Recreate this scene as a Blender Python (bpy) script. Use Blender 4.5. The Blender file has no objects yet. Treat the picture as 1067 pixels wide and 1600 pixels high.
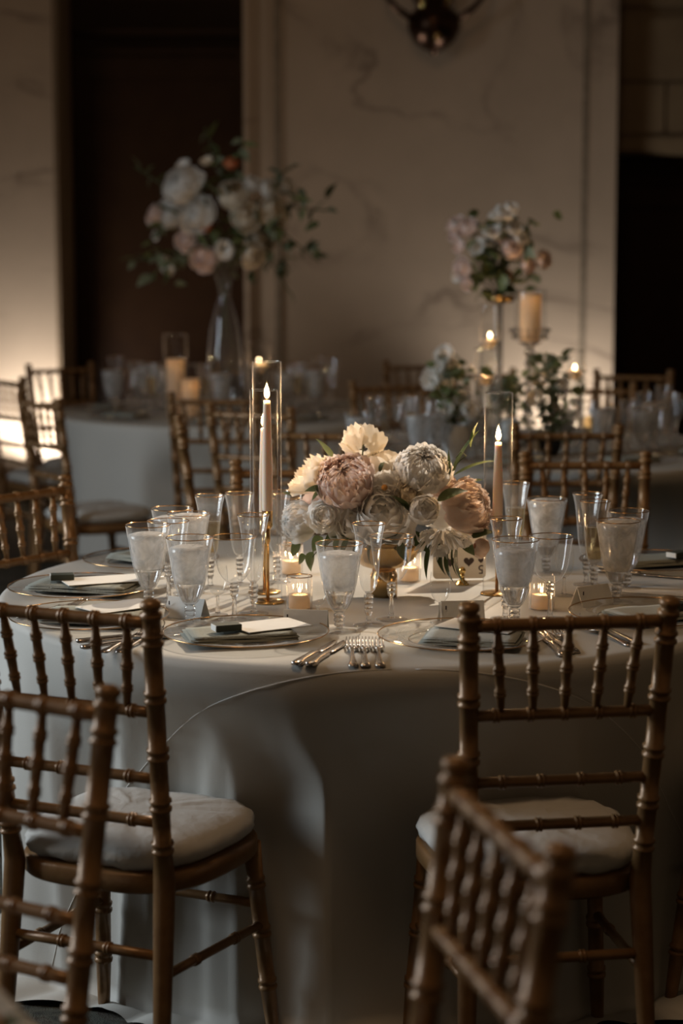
import bpy, bmesh, math, random
from mathutils import Vector, Matrix, Quaternion

PI = math.pi
sc = bpy.context.scene
C = sc.collection
R = math.radians

HT = 6.2                           # ceiling height
# ------------------------------------------------------------------ camera
FPX = 3111.0                      # focal length in pixels of the 1067x1600 frame (70 mm, 36 mm tall sensor)
PITCH = R(7.7)
CAMH = 1.54
cam_data = bpy.data.cameras.new('camera')
cam = bpy.data.objects.new('camera', cam_data)
C.objects.link(cam)
cam_data.sensor_fit = 'VERTICAL'
cam_data.sensor_height = 36.0
cam_data.sensor_width = 24.0
cam_data.lens = 70.0
cam.location = (0, 0, CAMH)
cam.rotation_euler = (PI / 2 - PITCH, 0, 0)
cam_data.clip_start = 0.1
cam_data.dof.use_dof = True
cam_data.dof.focus_distance = 4.12
cam_data.dof.aperture_fstop = 2.6
sc.camera = cam

def ray(px, py):
    u = (px - 533.5) / FPX
    v = (800 - py) / FPX
    return Vector((u, math.cos(PITCH) + v * math.sin(PITCH), -math.sin(PITCH) + v * math.cos(PITCH)))

def W(px, py, z):                 # photo pixel -> point on the horizontal plane at height z
    d = ray(px, py)
    t = (z - CAMH) / d.z
    return Vector((d.x * t, d.y * t, z))

def V(px, py, Y):                 # photo pixel -> point on the upright plane at depth Y
    d = ray(px, py)
    t = Y / d.y
    return Vector((d.x * t, Y, CAMH + d.z * t))

# ------------------------------------------------------------------ world, large lights, exposure
sc.view_settings.view_transform = 'Standard'
sc.view_settings.look = 'None'
sc.view_settings.exposure = 0.0
sc.view_settings.gamma = 1.0
sc.view_settings.use_curve_mapping = False
sc.cycles.use_denoising = True
sc.cycles.transparent_max_bounces = 32
sc.cycles.max_bounces = 12
sc.cycles.caustics_refractive = False
sc.cycles.caustics_reflective = False
sc.cycles.sample_clamp_indirect = 4.0

world = bpy.data.worlds.new('world')
sc.world = world
world.use_nodes = True
bg = world.node_tree.nodes['Background']
bg.inputs[0].default_value = (1.0, 0.68, 0.40, 1)     # dim house light of the ballroom
bg.inputs[1].default_value = 0.056

def area(name, loc, target, sx, sy, power, col):
    l = bpy.data.lights.new(name, 'AREA')
    l.shape = 'RECTANGLE'; l.size = sx; l.size_y = sy; l.energy = power; l.color = col
    o = bpy.data.objects.new(name, l); C.objects.link(o)
    o.location = loc
    o.rotation_euler = (Vector(target) - Vector(loc)).to_track_quat('-Z', 'Y').to_euler()
    return o

def spot(name, loc, target, power, col, deg, blend=0.6, size=0.05):
    l = bpy.data.lights.new(name, 'SPOT')
    l.energy = power; l.color = col; l.spot_size = R(deg); l.spot_blend = blend; l.shadow_soft_size = size
    o = bpy.data.objects.new(name, l); C.objects.link(o)
    o.location = loc
    o.rotation_euler = (Vector(target) - Vector(loc)).to_track_quat('-Z', 'Y').to_euler()
    return o

def point(name, loc, power, col, size=0.006):
    l = bpy.data.lights.new(name, 'POINT')
    l.energy = power; l.color = col; l.shadow_soft_size = size
    o = bpy.data.objects.new(name, l); C.objects.link(o); o.location = loc
    return o

COOL = (0.80, 0.91, 1.0)
WARM = (1.0, 0.60, 0.28)
AMBER = (1.0, 0.70, 0.44)
# daylight through the tall window in the left wall (the window itself is built below)
area('window_daylight', (-5.0, 5.0, 2.3), (0.0, 4.6, 0.9), 1.8, 2.6, 118.0, COOL).data.spread = R(125)     # spread narrowed to keep cool light off the back wall
# pin spot from the ceiling behind the table
spot('pin_spot_light', (2.0, 9.0, 5.8), (-0.08, 4.42, 0.85), 2100.0, (1.0, 0.84, 0.66), 8.4, 0.25, 0.05)
# added warm fill from overhead, unseen, to brighten flowers and table tops
area('added_overhead_fill', (-0.9, 2.4, HT - 0.16), (-0.6, 2.9, 0.8), 0.9, 0.9, 46.0, (1.0, 0.64, 0.36))

# ------------------------------------------------------------------ helpers
def tag(o, label=None, cat=None, group=None, kind=None):
    if label: o['label'] = label
    if cat: o['category'] = cat
    if group: o['group'] = group
    if kind: o['kind'] = kind
    return o

def thing(name, label, cat, loc=(0, 0, 0), rz=0.0, group=None):
    o = bpy.data.objects.new(name, None)
    C.objects.link(o)
    o.empty_display_size = 0.05
    o.location = loc
    o.rotation_euler = (0, 0, rz)
    return tag(o, label, cat, group)

def me(name, verts, faces, mat, smooth=True):
    m = bpy.data.meshes.new(name)
    m.from_pydata([tuple(v) for v in verts], [], faces)
    if smooth:
        m.polygons.foreach_set('use_smooth', [True] * len(m.polygons))
    m.materials.append(mat)
    m.update()
    return m

def ob(name, mesh, parent=None, loc=None, rot=None):
    o = bpy.data.objects.new(name, mesh)
    C.objects.link(o)
    o.parent = parent
    if loc is not None: o.location = loc
    if rot is not None: o.rotation_euler = rot
    return o

def copy_tree(o, parent=None):
    c = o.copy()
    C.objects.link(c)
    c.parent = parent
    for ch in list(o.children):
        copy_tree(ch, c)
    return c

class B:                           # collects vertices and faces of one mesh
    def __init__(s): s.v = []; s.f = []
    def add(s, v, f):
        n = len(s.v); s.v += [tuple(p) for p in v]; s.f += [tuple(i + n for i in q) for q in f]; return s
    def box(s, c, d, rz=0.0):
        cx, cy, cz = c; x, y, z = d[0] / 2, d[1] / 2, d[2] / 2
        ca, sa = math.cos(rz), math.sin(rz)
        p = [(cx + ca * a * x - sa * b * y, cy + sa * a * x + ca * b * y, cz + e * z) for e in (-1, 1) for a, b in ((-1, -1), (1, -1), (1, 1), (-1, 1))]
        return s.add(p, [(3, 2, 1, 0), (4, 5, 6, 7), (0, 1, 5, 4), (1, 2, 6, 5), (2, 3, 7, 6), (3, 0, 4, 7)])
    def lathe(s, prof, n=24, flute=None, axis=None, cap0=True, cap1=True):
        v = []; f = []
        for r, z in prof:
            for i in range(n):
                a = 2 * PI * i / n
                rr = r * (flute(z, a) if flute else 1.0)
                v.append((rr * math.cos(a), rr * math.sin(a), z))
        m = len(prof)
        for j in range(m - 1):
            for i in range(n):
                k = (i + 1) % n
                f.append((j * n + i, j * n + k, (j + 1) * n + k, (j + 1) * n + i))
        if cap0: f.append(tuple(range(n - 1, -1, -1)))
        if cap1: f.append(tuple((m - 1) * n + i for i in range(n)))
        if axis is not None: v = [axis @ Vector(p) for p in v]
        return s.add(v, f)
    def rod(s, a, b, prof, n=10):   # lathe along a->b, prof = [(r, t in 0..1)]
        a = Vector(a); b = Vector(b); d = b - a
        M = Matrix.Translation(a) @ d.to_track_quat('Z', 'Y').to_matrix().to_4x4()
        L = d.length
        return s.lathe([(r, t * L) for r, t in prof], n, None, M)
    def tube(s, pts, rad, n=8, close=False):
        pts = [Vector(p) for p in pts]; v = []; f = []
        m = len(pts); x = None
        for i, p in enumerate(pts):
            t = (pts[min(i + 1, m - 1)] - pts[max(i - 1, 0)]).normalized()
            if close: t = (pts[(i + 1) % m] - pts[i - 1]).normalized()
            if x is None:
                x = t.cross(Vector((0, 0, 1)))
                if x.length < 0.2: x = t.cross(Vector((0, 1, 0)))
            x = (x - t * x.dot(t)).normalized(); y = x.cross(t).normalized()
            r = rad[i] if isinstance(rad, (list, tuple)) else rad
            for k in range(n):
                a = 2 * PI * k / n
                v.append(p + x * math.cos(a) * r + y * math.sin(a) * r)
        for i in range(m if close else m - 1):
            j = (i + 1) % m
            for k in range(n):
                l = (k + 1) % n
                f.append((i * n + k, i * n + l, j * n + l, j * n + k))
        if not close:
            f.append(tuple(range(n - 1, -1, -1))); f.append(tuple((m - 1) * n + k for k in range(n)))
        return s.add(v, f)
    def grid(s, fn, nu, nv, wrap=False):
        v = [fn(i / nu, j / nv) for j in range(nv + 1) for i in range(nu + (0 if wrap else 1))]
        w = nu if wrap else nu + 1
        f = []
        for j in range(nv):
            for i in range(nu):
                k = (i + 1) % w
                f.append((j * w + i, j * w + k, (j + 1) * w + k, (j + 1) * w + i))
        return s.add(v, f)
    def mesh(s, name, mat, smooth=True): return me(name, s.v, s.f, mat, smooth)
    def build(s, name, mat, parent=None, smooth=True, loc=None, rot=None):
        return ob(name, s.mesh(name, mat, smooth), parent, loc, rot)

def bevel_box(name, c, d, mat, parent=None, r=0.004, rz=0.0, seg=2):
    bm = bmesh.new()
    bmesh.ops.create_cube(bm, size=1.0)
    for v in bm.verts: v.co = Vector((v.co.x * d[0], v.co.y * d[1], v.co.z * d[2]))
    bmesh.ops.bevel(bm, geom=bm.edges[:], offset=min(r, min(d) * 0.45), segments=seg, affect='EDGES')
    M = Matrix.Translation(c) @ Matrix.Rotation(rz, 4, 'Z')
    bmesh.ops.transform(bm, matrix=M, verts=bm.verts)
    m = bpy.data.meshes.new(name); bm.to_mesh(m); bm.free(); m.materials.append(mat)
    return ob(name, m, parent)

def struct(name, o): o['kind'] = 'structure'; return o

# ------------------------------------------------------------------ materials
def new(name):
    m = bpy.data.materials.new(name); m.use_nodes = True
    nt = m.node_tree; nt.nodes.clear()
    out = nt.nodes.new('ShaderNodeOutputMaterial')
    return m, nt, out

def lk(nt, a, b): nt.links.new(a, b)

def noise(nt, scale, detail=4, rough=0.55, dist=0.0, coord='Object', stretch=None):
    tc = nt.nodes.new('ShaderNodeTexCoord')
    n = nt.nodes.new('ShaderNodeTexNoise')
    n.inputs['Scale'].default_value = scale; n.inputs['Detail'].default_value = detail
    n.inputs['Roughness'].default_value = rough; n.inputs['Distortion'].default_value = dist
    if stretch:
        mp = nt.nodes.new('ShaderNodeMapping'); mp.inputs['Scale'].default_value = stretch
        lk(nt, tc.outputs[coord], mp.inputs[0]); lk(nt, mp.outputs[0], n.inputs[0])
    else:
        lk(nt, tc.outputs[coord], n.inputs[0])
    return n

def ramp(nt, src, stops):
    r = nt.nodes.new('ShaderNodeValToRGB')
    el = r.color_ramp.elements
    while len(el) < len(stops): el.new(0.5)
    for e, (p, c) in zip(el, stops):
        e.position = p; e.color = (c[0], c[1], c[2], 1) if len(c) == 3 else c
    lk(nt, src, r.inputs[0])
    return r

def pbr(name, col, rough=0.5, metal=0.0, var=None, bump=None, sss=0.0, spec=0.5, transl=0.0, coat=0.0):
    """var = (scale, second colour); bump = (scale, strength)"""
    m, nt, out = new(name)
    p = nt.nodes.new('ShaderNodeBsdfPrincipled')
    p.inputs['Base Color'].default_value = (*col, 1)
    p.inputs['Roughness'].default_value = rough
    p.inputs['Metallic'].default_value = metal
    p.inputs['Specular IOR Level'].default_value = spec
    p.inputs['Coat Weight'].default_value = coat
    colsock = None
    if var:
        n = noise(nt, var[0]); r = ramp(nt, n.outputs[0], [(0.3, col), (0.7, var[1])])
        lk(nt, r.outputs[0], p.inputs['Base Color']); colsock = r.outputs[0]
    if bump:
        n = noise(nt, bump[0]); b = nt.nodes.new('ShaderNodeBump'); b.inputs['Strength'].default_value = bump[1]; b.inputs['Distance'].default_value = 0.01
        lk(nt, n.outputs[0], b.inputs['Height']); lk(nt, b.outputs[0], p.inputs['Normal'])
    if sss:
        p.inputs['Subsurface Weight'].default_value = sss
        p.inputs['Subsurface Radius'].default_value = (0.02, 0.01, 0.005)
        p.inputs['Subsurface Scale'].default_value = 0.5
    if transl:
        t = nt.nodes.new('ShaderNodeBsdfTranslucent'); t.inputs[0].default_value = (*col, 1)
        if colsock: lk(nt, colsock, t.inputs[0])
        mx = nt.nodes.new('ShaderNodeMixShader'); mx.inputs[0].default_value = transl
        lk(nt, p.outputs[0], mx.inputs[1]); lk(nt, t.outputs[0], mx.inputs[2]); lk(nt, mx.outputs[0], out.inputs[0])
    else:
        lk(nt, p.outputs[0], out.inputs[0])
    return m

def thin_glass(name, tint=(0.97, 0.98, 0.98), ior=1.5, haze=0.0, rough=0.0, edge=(7.0, 0.45)):
    m, nt, out = new(name)
    t = nt.nodes.new('ShaderNodeBsdfTransparent'); t.inputs[0].default_value = (*tint, 1)
    g = nt.nodes.new('ShaderNodeBsdfGlossy'); g.inputs['Roughness'].default_value = rough
    f0 = ((ior - 1) / (ior + 1)) ** 2                    # same from both sides of the thin wall
    lw = nt.nodes.new('ShaderNodeLayerWeight'); lw.inputs[0].default_value = 0.5
    pw = nt.nodes.new('ShaderNodeMath'); pw.operation = 'POWER'; pw.inputs[1].default_value = 4.0
    f = nt.nodes.new('ShaderNodeMath'); f.operation = 'MULTIPLY_ADD'; f.inputs[1].default_value = 0.9 - f0; f.inputs[2].default_value = f0
    lk(nt, lw.outputs['Facing'], pw.inputs[0]); lk(nt, pw.outputs[0], f.inputs[0])
    mx = nt.nodes.new('ShaderNodeMixShader')
    lk(nt, f.outputs[0], mx.inputs[0]); lk(nt, t.outputs[0], mx.inputs[1]); lk(nt, g.outputs[0], mx.inputs[2])
    last = mx
    ed = nt.nodes.new('ShaderNodeBsdfDiffuse'); ed.inputs[0].default_value = (0.95, 0.95, 0.95, 1)  # white mixed in at grazing edges, standing for bright highlights on the glass
    et = nt.nodes.new('ShaderNodeBsdfTranslucent'); et.inputs[0].default_value = (0.95, 0.95, 0.95, 1)
    em = nt.nodes.new('ShaderNodeMixShader'); lk(nt, ed.outputs[0], em.inputs[1]); lk(nt, et.outputs[0], em.inputs[2])
    p6 = nt.nodes.new('ShaderNodeMath'); p6.operation = 'POWER'; p6.inputs[1].default_value = edge[0]
    ef = nt.nodes.new('ShaderNodeMath'); ef.operation = 'MULTIPLY'; ef.inputs[1].default_value = edge[1]
    lk(nt, lw.outputs['Facing'], p6.inputs[0]); lk(nt, p6.outputs[0], ef.inputs[0])
    m9 = nt.nodes.new('ShaderNodeMixShader'); lk(nt, ef.outputs[0], m9.inputs[0]); lk(nt, mx.outputs[0], m9.inputs[1]); lk(nt, em.outputs[0], m9.inputs[2])
    mx = last = m9
    if haze:
        d = nt.nodes.new('ShaderNodeBsdfTranslucent'); d.inputs[0].default_value = (0.9, 0.9, 0.9, 1)
        d2 = nt.nodes.new('ShaderNodeBsdfDiffuse'); d2.inputs[0].default_value = (0.9, 0.9, 0.9, 1)
        m2 = nt.nodes.new('ShaderNodeMixShader'); lk(nt, d.outputs[0], m2.inputs[1]); lk(nt, d2.outputs[0], m2.inputs[2])
        m3 = nt.nodes.new('ShaderNodeMixShader'); m3.inputs[0].default_value = haze
        lk(nt, mx.outputs[0], m3.inputs[1]); lk(nt, m2.outputs[0], m3.inputs[2]); last = m3
    lk(nt, last.outputs[0], out.inputs[0])
    return m

def thick_glass(name, mixv=0.55):
    m, nt, out = new(name)
    g = nt.nodes.new('ShaderNodeBsdfGlass'); g.inputs['IOR'].default_value = 1.5; g.inputs['Roughness'].default_value = 0.0
    t = nt.nodes.new('ShaderNodeBsdfTransparent')
    mx = nt.nodes.new('ShaderNodeMixShader'); mx.inputs[0].default_value = mixv
    lk(nt, t.outputs[0], mx.inputs[1]); lk(nt, g.outputs[0], mx.inputs[2]); lk(nt, mx.outputs[0], out.inputs[0])
    return m

def ice_mat(name):
    m, nt, out = new(name)
    n = noise(nt, 38.0, 3, 0.6, 0.6)
    r = ramp(nt, n.outputs[0], [(0.30, (0.60, 0.60, 0.59)), (0.55, (0.80, 0.79, 0.78)), (0.75, (0.96, 0.95, 0.94))])
    d = nt.nodes.new('ShaderNodeBsdfDiffuse'); t = nt.nodes.new('ShaderNodeBsdfTranslucent')
    lk(nt, r.outputs[0], d.inputs[0]); lk(nt, r.outputs[0], t.inputs[0])
    a = nt.nodes.new('ShaderNodeMixShader'); a.inputs[0].default_value = 0.55
    lk(nt, d.outputs[0], a.inputs[1]); lk(nt, t.outputs[0], a.inputs[2])
    tr = nt.nodes.new('ShaderNodeBsdfTransparent'); tr.inputs[0].default_value = (0.97, 0.97, 0.97, 1)
    g = nt.nodes.new('ShaderNodeBsdfGlossy'); g.inputs['Roughness'].default_value = 0.12
    b = nt.nodes.new('ShaderNodeMixShader')
    r2 = ramp(nt, n.outputs[0], [(0.25, (0.42, 0.42, 0.42)), (0.65, (0.85, 0.85, 0.85))])
    lk(nt, r2.outputs[0], b.inputs[0]); lk(nt, tr.outputs[0], b.inputs[1]); lk(nt, a.outputs[0], b.inputs[2])
    c = nt.nodes.new('ShaderNodeMixShader'); c.inputs[0].default_value = 0.06
    lk(nt, b.outputs[0], c.inputs[1]); lk(nt, g.outputs[0], c.inputs[2]); lk(nt, c.outputs[0], out.inputs[0])
    return m

def flame_mat(name):
    m, nt, out = new(name)
    tc = nt.nodes.new('ShaderNodeTexCoord'); sp = nt.nodes.new('ShaderNodeSeparateXYZ')
    lk(nt, tc.outputs['Generated'], sp.inputs[0])
    r = ramp(nt, sp.outputs[2], [(0.0, (1.0, 0.28, 0.04)), (0.22, (1.0, 0.62, 0.25)), (0.45, (1.0, 0.86, 0.58)), (1.0, (1.0, 0.70, 0.30))])
    e = nt.nodes.new('ShaderNodeEmission'); e.inputs[1].default_value = 9.0
    lk(nt, r.outputs[0], e.inputs[0])
    t = nt.nodes.new('ShaderNodeBsdfTransparent')
    a = nt.nodes.new('ShaderNodeAddShader')
    lk(nt, e.outputs[0], a.inputs[0]); lk(nt, t.outputs[0], a.inputs[1]); lk(nt, a.outputs[0], out.inputs[0])
    return m

def marble_mat(name, base, vein, scale=0.55):
    m, nt, out = new(name)
    p = nt.nodes.new('ShaderNodeBsdfPrincipled'); p.inputs['Roughness'].default_value = 0.38; p.inputs['Specular IOR Level'].default_value = 0.25
    n1 = noise(nt, scale, 6, 0.55, 0.9, stretch=(1.0, 1.0, 1.9))
    sub = nt.nodes.new('ShaderNodeMath'); sub.operation = 'SUBTRACT'; sub.inputs[1].default_value = 0.5; lk(nt, n1.outputs[0], sub.inputs[0])
    ab = nt.nodes.new('ShaderNodeMath'); ab.operation = 'ABSOLUTE'; lk(nt, sub.outputs[0], ab.inputs[0])
    v1 = ramp(nt, ab.outputs[0], [(0.0, (1, 1, 1)), (0.010, (0.5, 0.5, 0.5)), (0.035, (0, 0, 0))])
    n2 = noise(nt, 1.3, 3, 0.5); k = ramp(nt, n2.outputs[0], [(0.42, (0, 0, 0)), (0.62, (1, 1, 1))])
    mul = nt.nodes.new('ShaderNodeMath'); mul.operation = 'MULTIPLY'; lk(nt, v1.outputs[0], mul.inputs[0]); lk(nt, k.outputs[0], mul.inputs[1])
    n3 = noise(nt, 2.2, 5, 0.6); cl = ramp(nt, n3.outputs[0], [(0.3, base), (0.7, tuple(c * 0.86 for c in base))])
    mx = nt.nodes.new('ShaderNodeMix'); mx.data_type = 'RGBA'
    lk(nt, mul.outputs[0], mx.inputs[0]); lk(nt, cl.outputs[0], mx.inputs[6]); mx.inputs[7].default_value = (*vein, 1)
    lk(nt, mx.outputs[2], p.inputs['Base Color']); lk(nt, p.outputs[0], out.inputs[0])
    return m

M = {}
M['gold_wood'] = pbr('gold_painted_wood', (0.20, 0.100, 0.036), 0.36, 0.25, var=(30, (0.26, 0.140, 0.054)), bump=(90, 0.08))
M['cushion'] = pbr('ivory_cushion_cotton', (0.54, 0.52, 0.48), 0.85, bump=(28, 0.35))
M['cloth'] = pbr('ivory_tablecloth', (0.51, 0.49, 0.445), 0.62, bump=(420, 0.10), spec=0.3)
M['seam'] = pbr('cloth_seam', (0.74, 0.72, 0.68), 0.6)
M['wood'] = pbr('table_plywood', (0.35, 0.22, 0.12), 0.6)
M['glass'] = thin_glass('clear_thin_glass', (0.985, 0.985, 0.98), 1.5)
M['cut_glass'] = thin_glass('cut_glass_bowl', (0.97, 0.97, 0.965), 1.8, haze=0.045, edge=(3.5, 0.55))
M['stem'] = thick_glass('clear_stem_glass', 0.65)
M['plate'] = thin_glass('clear_charger_glass', (0.86, 0.87, 0.86), 1.6, haze=0.03)
M['ice'] = ice_mat('cloudy_ice_water')
M['water'] = thin_glass('clear_water', (0.93, 0.94, 0.94), 1.45)
M['champagne'] = thin_glass('pale_champagne', (0.88, 0.76, 0.52), 1.5, haze=0.06)
M['gold'] = pbr('polished_gold', (0.72, 0.46, 0.19), 0.22, 1.0)
M['rim'] = pbr('gold_rim', (0.55, 0.33, 0.15), 0.20, 1.0)
M['brass'] = pbr('bright_brass', (0.80, 0.55, 0.20), 0.15, 1.0)
M['silver'] = pbr('old_silver', (0.56, 0.50, 0.45), 0.22, 1.0)
M['wax'] = pbr('pale_wax', (0.95, 0.78, 0.63), 0.5, sss=0.5)
M['ivory_wax'] = pbr('ivory_wax', (0.90, 0.76, 0.58), 0.5, transl=0.55)
M['wick'] = pbr('burnt_wick', (0.02, 0.015, 0.01), 0.9)
M['flame'] = flame_mat('flame')
M['napkin'] = pbr('sage_linen', (0.25, 0.255, 0.215), 0.85, bump=(260, 0.25))
M['napkin_pale'] = pbr('pale_sage_linen', (0.40, 0.41, 0.37), 0.85, bump=(260, 0.2))
M['card'] = pbr('white_card_stock', (0.72, 0.70, 0.65), 0.75, var=(60, (0.68, 0.66, 0.61)))
M['match_dark'] = pbr('dark_green_matchbox', (0.045, 0.055, 0.042), 0.6)
M['ink'] = pbr('printed_ink', (0.05, 0.035, 0.032), 0.6)
M['pet_blush'] = pbr('blush_petal', (0.93, 0.78, 0.71), 0.6, var=(18, (0.94, 0.84, 0.79)), transl=0.45)
M['pet_white'] = pbr('white_petal', (0.94, 0.91, 0.86), 0.6, var=(18, (0.95, 0.93, 0.9)), transl=0.45)
M['pet_cream'] = pbr('cream_petal', (0.94, 0.86, 0.72), 0.6, var=(18, (0.95, 0.9, 0.81)), transl=0.45)
M['pet_peach'] = pbr('peach_petal', (0.91, 0.72, 0.6), 0.6, var=(18, (0.92, 0.8, 0.71)), transl=0.45)
M['pet_orange'] = pbr('orange_petal', (0.80, 0.34, 0.16), 0.6, transl=0.3)
M['pistil'] = pbr('amber_flower_centre', (0.50, 0.24, 0.06), 0.7)
M['leaf'] = pbr('dark_green_leaf', (0.060, 0.085, 0.030), 0.45, var=(25, (0.095, 0.125, 0.045)), transl=0.25)
M['leaf_lit'] = pbr('lit_olive_leaf', (0.13, 0.17, 0.06), 0.5, var=(25, (0.17, 0.20, 0.085)), transl=0.3)  # lighter copy of the leaf green, with light put into the colour
M['leaf_grey'] = pbr('grey_green_leaf', (0.14, 0.17, 0.10), 0.55, var=(25, (0.20, 0.23, 0.15)), transl=0.2)
M['bark'] = pbr('green_stem', (0.07, 0.085, 0.03), 0.6)
M['marble'] = marble_mat('cream_marble', (0.57, 0.43, 0.31), (0.27, 0.195, 0.14))
M['inlay'] = pbr('dark_mosaic_inlay', (0.16, 0.12, 0.08), 0.5, var=(45, (0.34, 0.26, 0.18)))
M['reveal'] = pbr('brown_stone_reveal', (0.25, 0.17, 0.10), 0.5, var=(8, (0.20, 0.135, 0.08)))
M['door'] = pbr('dark_mahogany', (0.022, 0.010, 0.005), 0.32, var=(6, (0.028, 0.013, 0.006)), spec=0.12)
M['tan_stone'] = pbr('tan_stone', (0.20, 0.135, 0.07), 0.6, var=(5, (0.16, 0.105, 0.055)))
M['bronze'] = pbr('dark_bronze', (0.06, 0.032, 0.020), 0.28, 1.0)
M['plaster'] = pbr('warm_plaster', (0.42, 0.34, 0.26), 0.8, var=(3, (0.38, 0.31, 0.24)))
M['frame'] = pbr('painted_window_frame', (0.45, 0.40, 0.33), 0.6)
M['black'] = pbr('black_metal', (0.02, 0.02, 0.02), 0.45, 0.5)
M['lens'] = thin_glass('fixture_lens', (0.95, 0.95, 0.95), 1.5)
M['vase_white'] = pbr('white_ceramic', (0.62, 0.62, 0.60), 0.4)

def carpet_mat():
    m, nt, out = new('patterned_carpet')
    p = nt.nodes.new('ShaderNodeBsdfPrincipled'); p.inputs['Roughness'].default_value = 0.95
    n = noise(nt, 9.0, 5, 0.65, 1.6)
    r = ramp(nt, n.outputs[0], [(0.36, (0.018, 0.018, 0.012)), (0.48, (0.060, 0.062, 0.045)), (0.56, (0.035, 0.024, 0.014)), (0.68, (0.090, 0.090, 0.070))])
    lk(nt, r.outputs[0], p.inputs['Base Color'])
    n2 = noise(nt, 300.0, 2); b = nt.nodes.new('ShaderNodeBump'); b.inputs['Strength'].default_value = 0.5; b.inputs['Distance'].default_value = 0.01
    lk(nt, n2.outputs[0], b.inputs['Height']); lk(nt, b.outputs[0], p.inputs['Normal'])
    lk(nt, p.outputs[0], out.inputs[0])
    return m
M['carpet'] = carpet_mat()

# ------------------------------------------------------------------ the room
YW = 12.0                          # front face of the marble wall
struct('floor', B().box((0, 6.0, -0.05), (14, 16, 0.1)).build('floor', M['carpet'], smooth=False))
struct('ceiling', B().box((0, 6.0, HT + 0.05), (14, 16, 0.1)).build('ceiling', M['plaster'], smooth=False))

def xw(px, Y=YW): return V(px, 300, Y).x
x_pil = xw(85); x_pl = xw(381); x_pr = xw(962)
wall = struct('wall_back', B().box(((x_pl + x_pr) / 2, YW + 0.35, HT / 2), (x_pr - x_pl, 0.7, HT)).build('wall_back', M['marble'], smooth=False))
struct('wall_left_pilaster', B().box(((x_pil - 7.0) / 2, YW + 0.35, HT / 2), (7.0 + x_pil, 0.7, HT)).build('wall_back', M['marble'], smooth=False))
# dark mosaic inlay strips let into the marble
for px in (434, 913):
    x = xw(px)
    B().box((x, YW - 0.003, HT / 2), (0.034, 0.010, HT)).build('inlay_strip', M['inlay'], wall, smooth=False)
B().box((xw(385), YW - 0.008, HT / 2), (0.03, 0.02, HT)).build('edge_moulding', M['marble'], wall, smooth=False)
# left recess: brown stone reveal and tall mahogany door
struct('trim_1', B().box((x_pil + 0.012, YW + 0.35, HT / 2), (0.024, 0.69, HT)).build('trim_1', M['reveal'], smooth=False))
def door(name, x0, x1, Y, z_rail, leafs):
    d = thing(name, None, None, ((x0 + x1) / 2, Y, 0)); d['kind'] = 'structure'
    w = x1 - x0
    B().box((0, 0.08, HT / 2), (w, 0.06, HT)).build('door_panel', M['door'], d, smooth=False)
    for z in (z_rail, z_rail + 0.12):
        bevel_box('moulding', (0, 0.02, z), (w * 0.98, 0.07, 0.055), M['door'], d, 0.02)
    for i in range(leafs):
        lw = w / leafs
        cx = -w / 2 + lw * (i + 0.5)
        for sx in (-1, 1):
            bevel_box('stile', (cx + sx * (lw / 2 - 0.07), 0.035, z_rail / 2), (0.12, 0.05, z_rail), M['door'], d, 0.012)
        for z, h in ((0.15, 0.24), (z_rail - 0.1, 0.14)):
            bevel_box('cross_rail', (cx, 0.035, z), (lw - 0.02, 0.045, h), M['door'], d, 0.012)
    return d
door('door_1', x_pil + 0.02, x_pl + 0.05, YW + 0.62, V(200, 78, YW + 0.6).z, 1)
# right opening: tan stone lintel in blocks above a dark door
zl = V(1000, 240, YW + 0.25).z
lint = struct('wall_back_lintel', B().box((x_pr + 1.0, YW + 0.45, (zl + HT) / 2), (2.0, 0.34, HT - zl)).build('wall_back', M['tan_stone'], smooth=False))
zs = [V(1000, y, YW + 0.25).z for y in (238, 212, 128, 26, 12)] + [HT]
for j in range(len(zs) - 1):
    z0, z1 = zs[j] + 0.006, zs[j + 1] - 0.006
    if j == 3: continue
    cuts = [x_pr, x_pr + 2.0] if j in (0,) else ([x_pr, x_pr + 0.33, x_pr + 1.2, x_pr + 2.0] if j % 2 else [x_pr, x_pr + 0.75, x_pr + 1.6, x_pr + 2.0])
    for a, b in zip(cuts[:-1], cuts[1:]):
        dep = 0.04 if j == 0 else 0.03
        bevel_box('stone_block', ((a + b) / 2, YW + 0.28 - dep / 2, (z0 + z1) / 2), (b - a - 0.012, dep, z1 - z0), M['tan_stone'], lint, 0.006)
door('door_2', x_pr - 0.05, x_pr + 1.9, YW + 0.62, zl - 0.15, 2)
# left wall with the tall window that lets the daylight in
wl = B()
for (y0, y1, z0, z1) in ((-2, 4.0, 0, HT), (6.0, 12.3, 0, HT), (4.0, 6.0, 0, 0.9), (4.0, 6.0, 3.7, HT)):
    wl.box((-5.15, (y0 + y1) / 2, (z0 + z1) / 2), (0.2, y1 - y0, z1 - z0))
struct('wall_left', wl.build('wall_left', M['plaster'], smooth=False))
wn = thing('window_1', None, None, (-5.15, 5.0, 0.9)); wn['kind'] = 'structure'
for (a, b, c, d) in ((-0.97, 0.06, 1.4, 2.8), (0.97, 0.06, 1.4, 2.8), (0, 0.05, 1.4, 2.8)):
    bevel_box('window_frame', (0, a, c), (0.1, b, d), M['frame'], wn)
for z in (0.03, 1.4, 2.77):
    bevel_box('window_frame', (0, 0, z), (0.09, 1.96, 0.06), M['frame'], wn)
for ya in (-0.48, 0.48):
    for z in (0.72, 2.08):
        B().box((0, ya, z), (0.01, 0.88, 1.28)).build('window_pane', M['glass'], wn, smooth=False)

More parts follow.
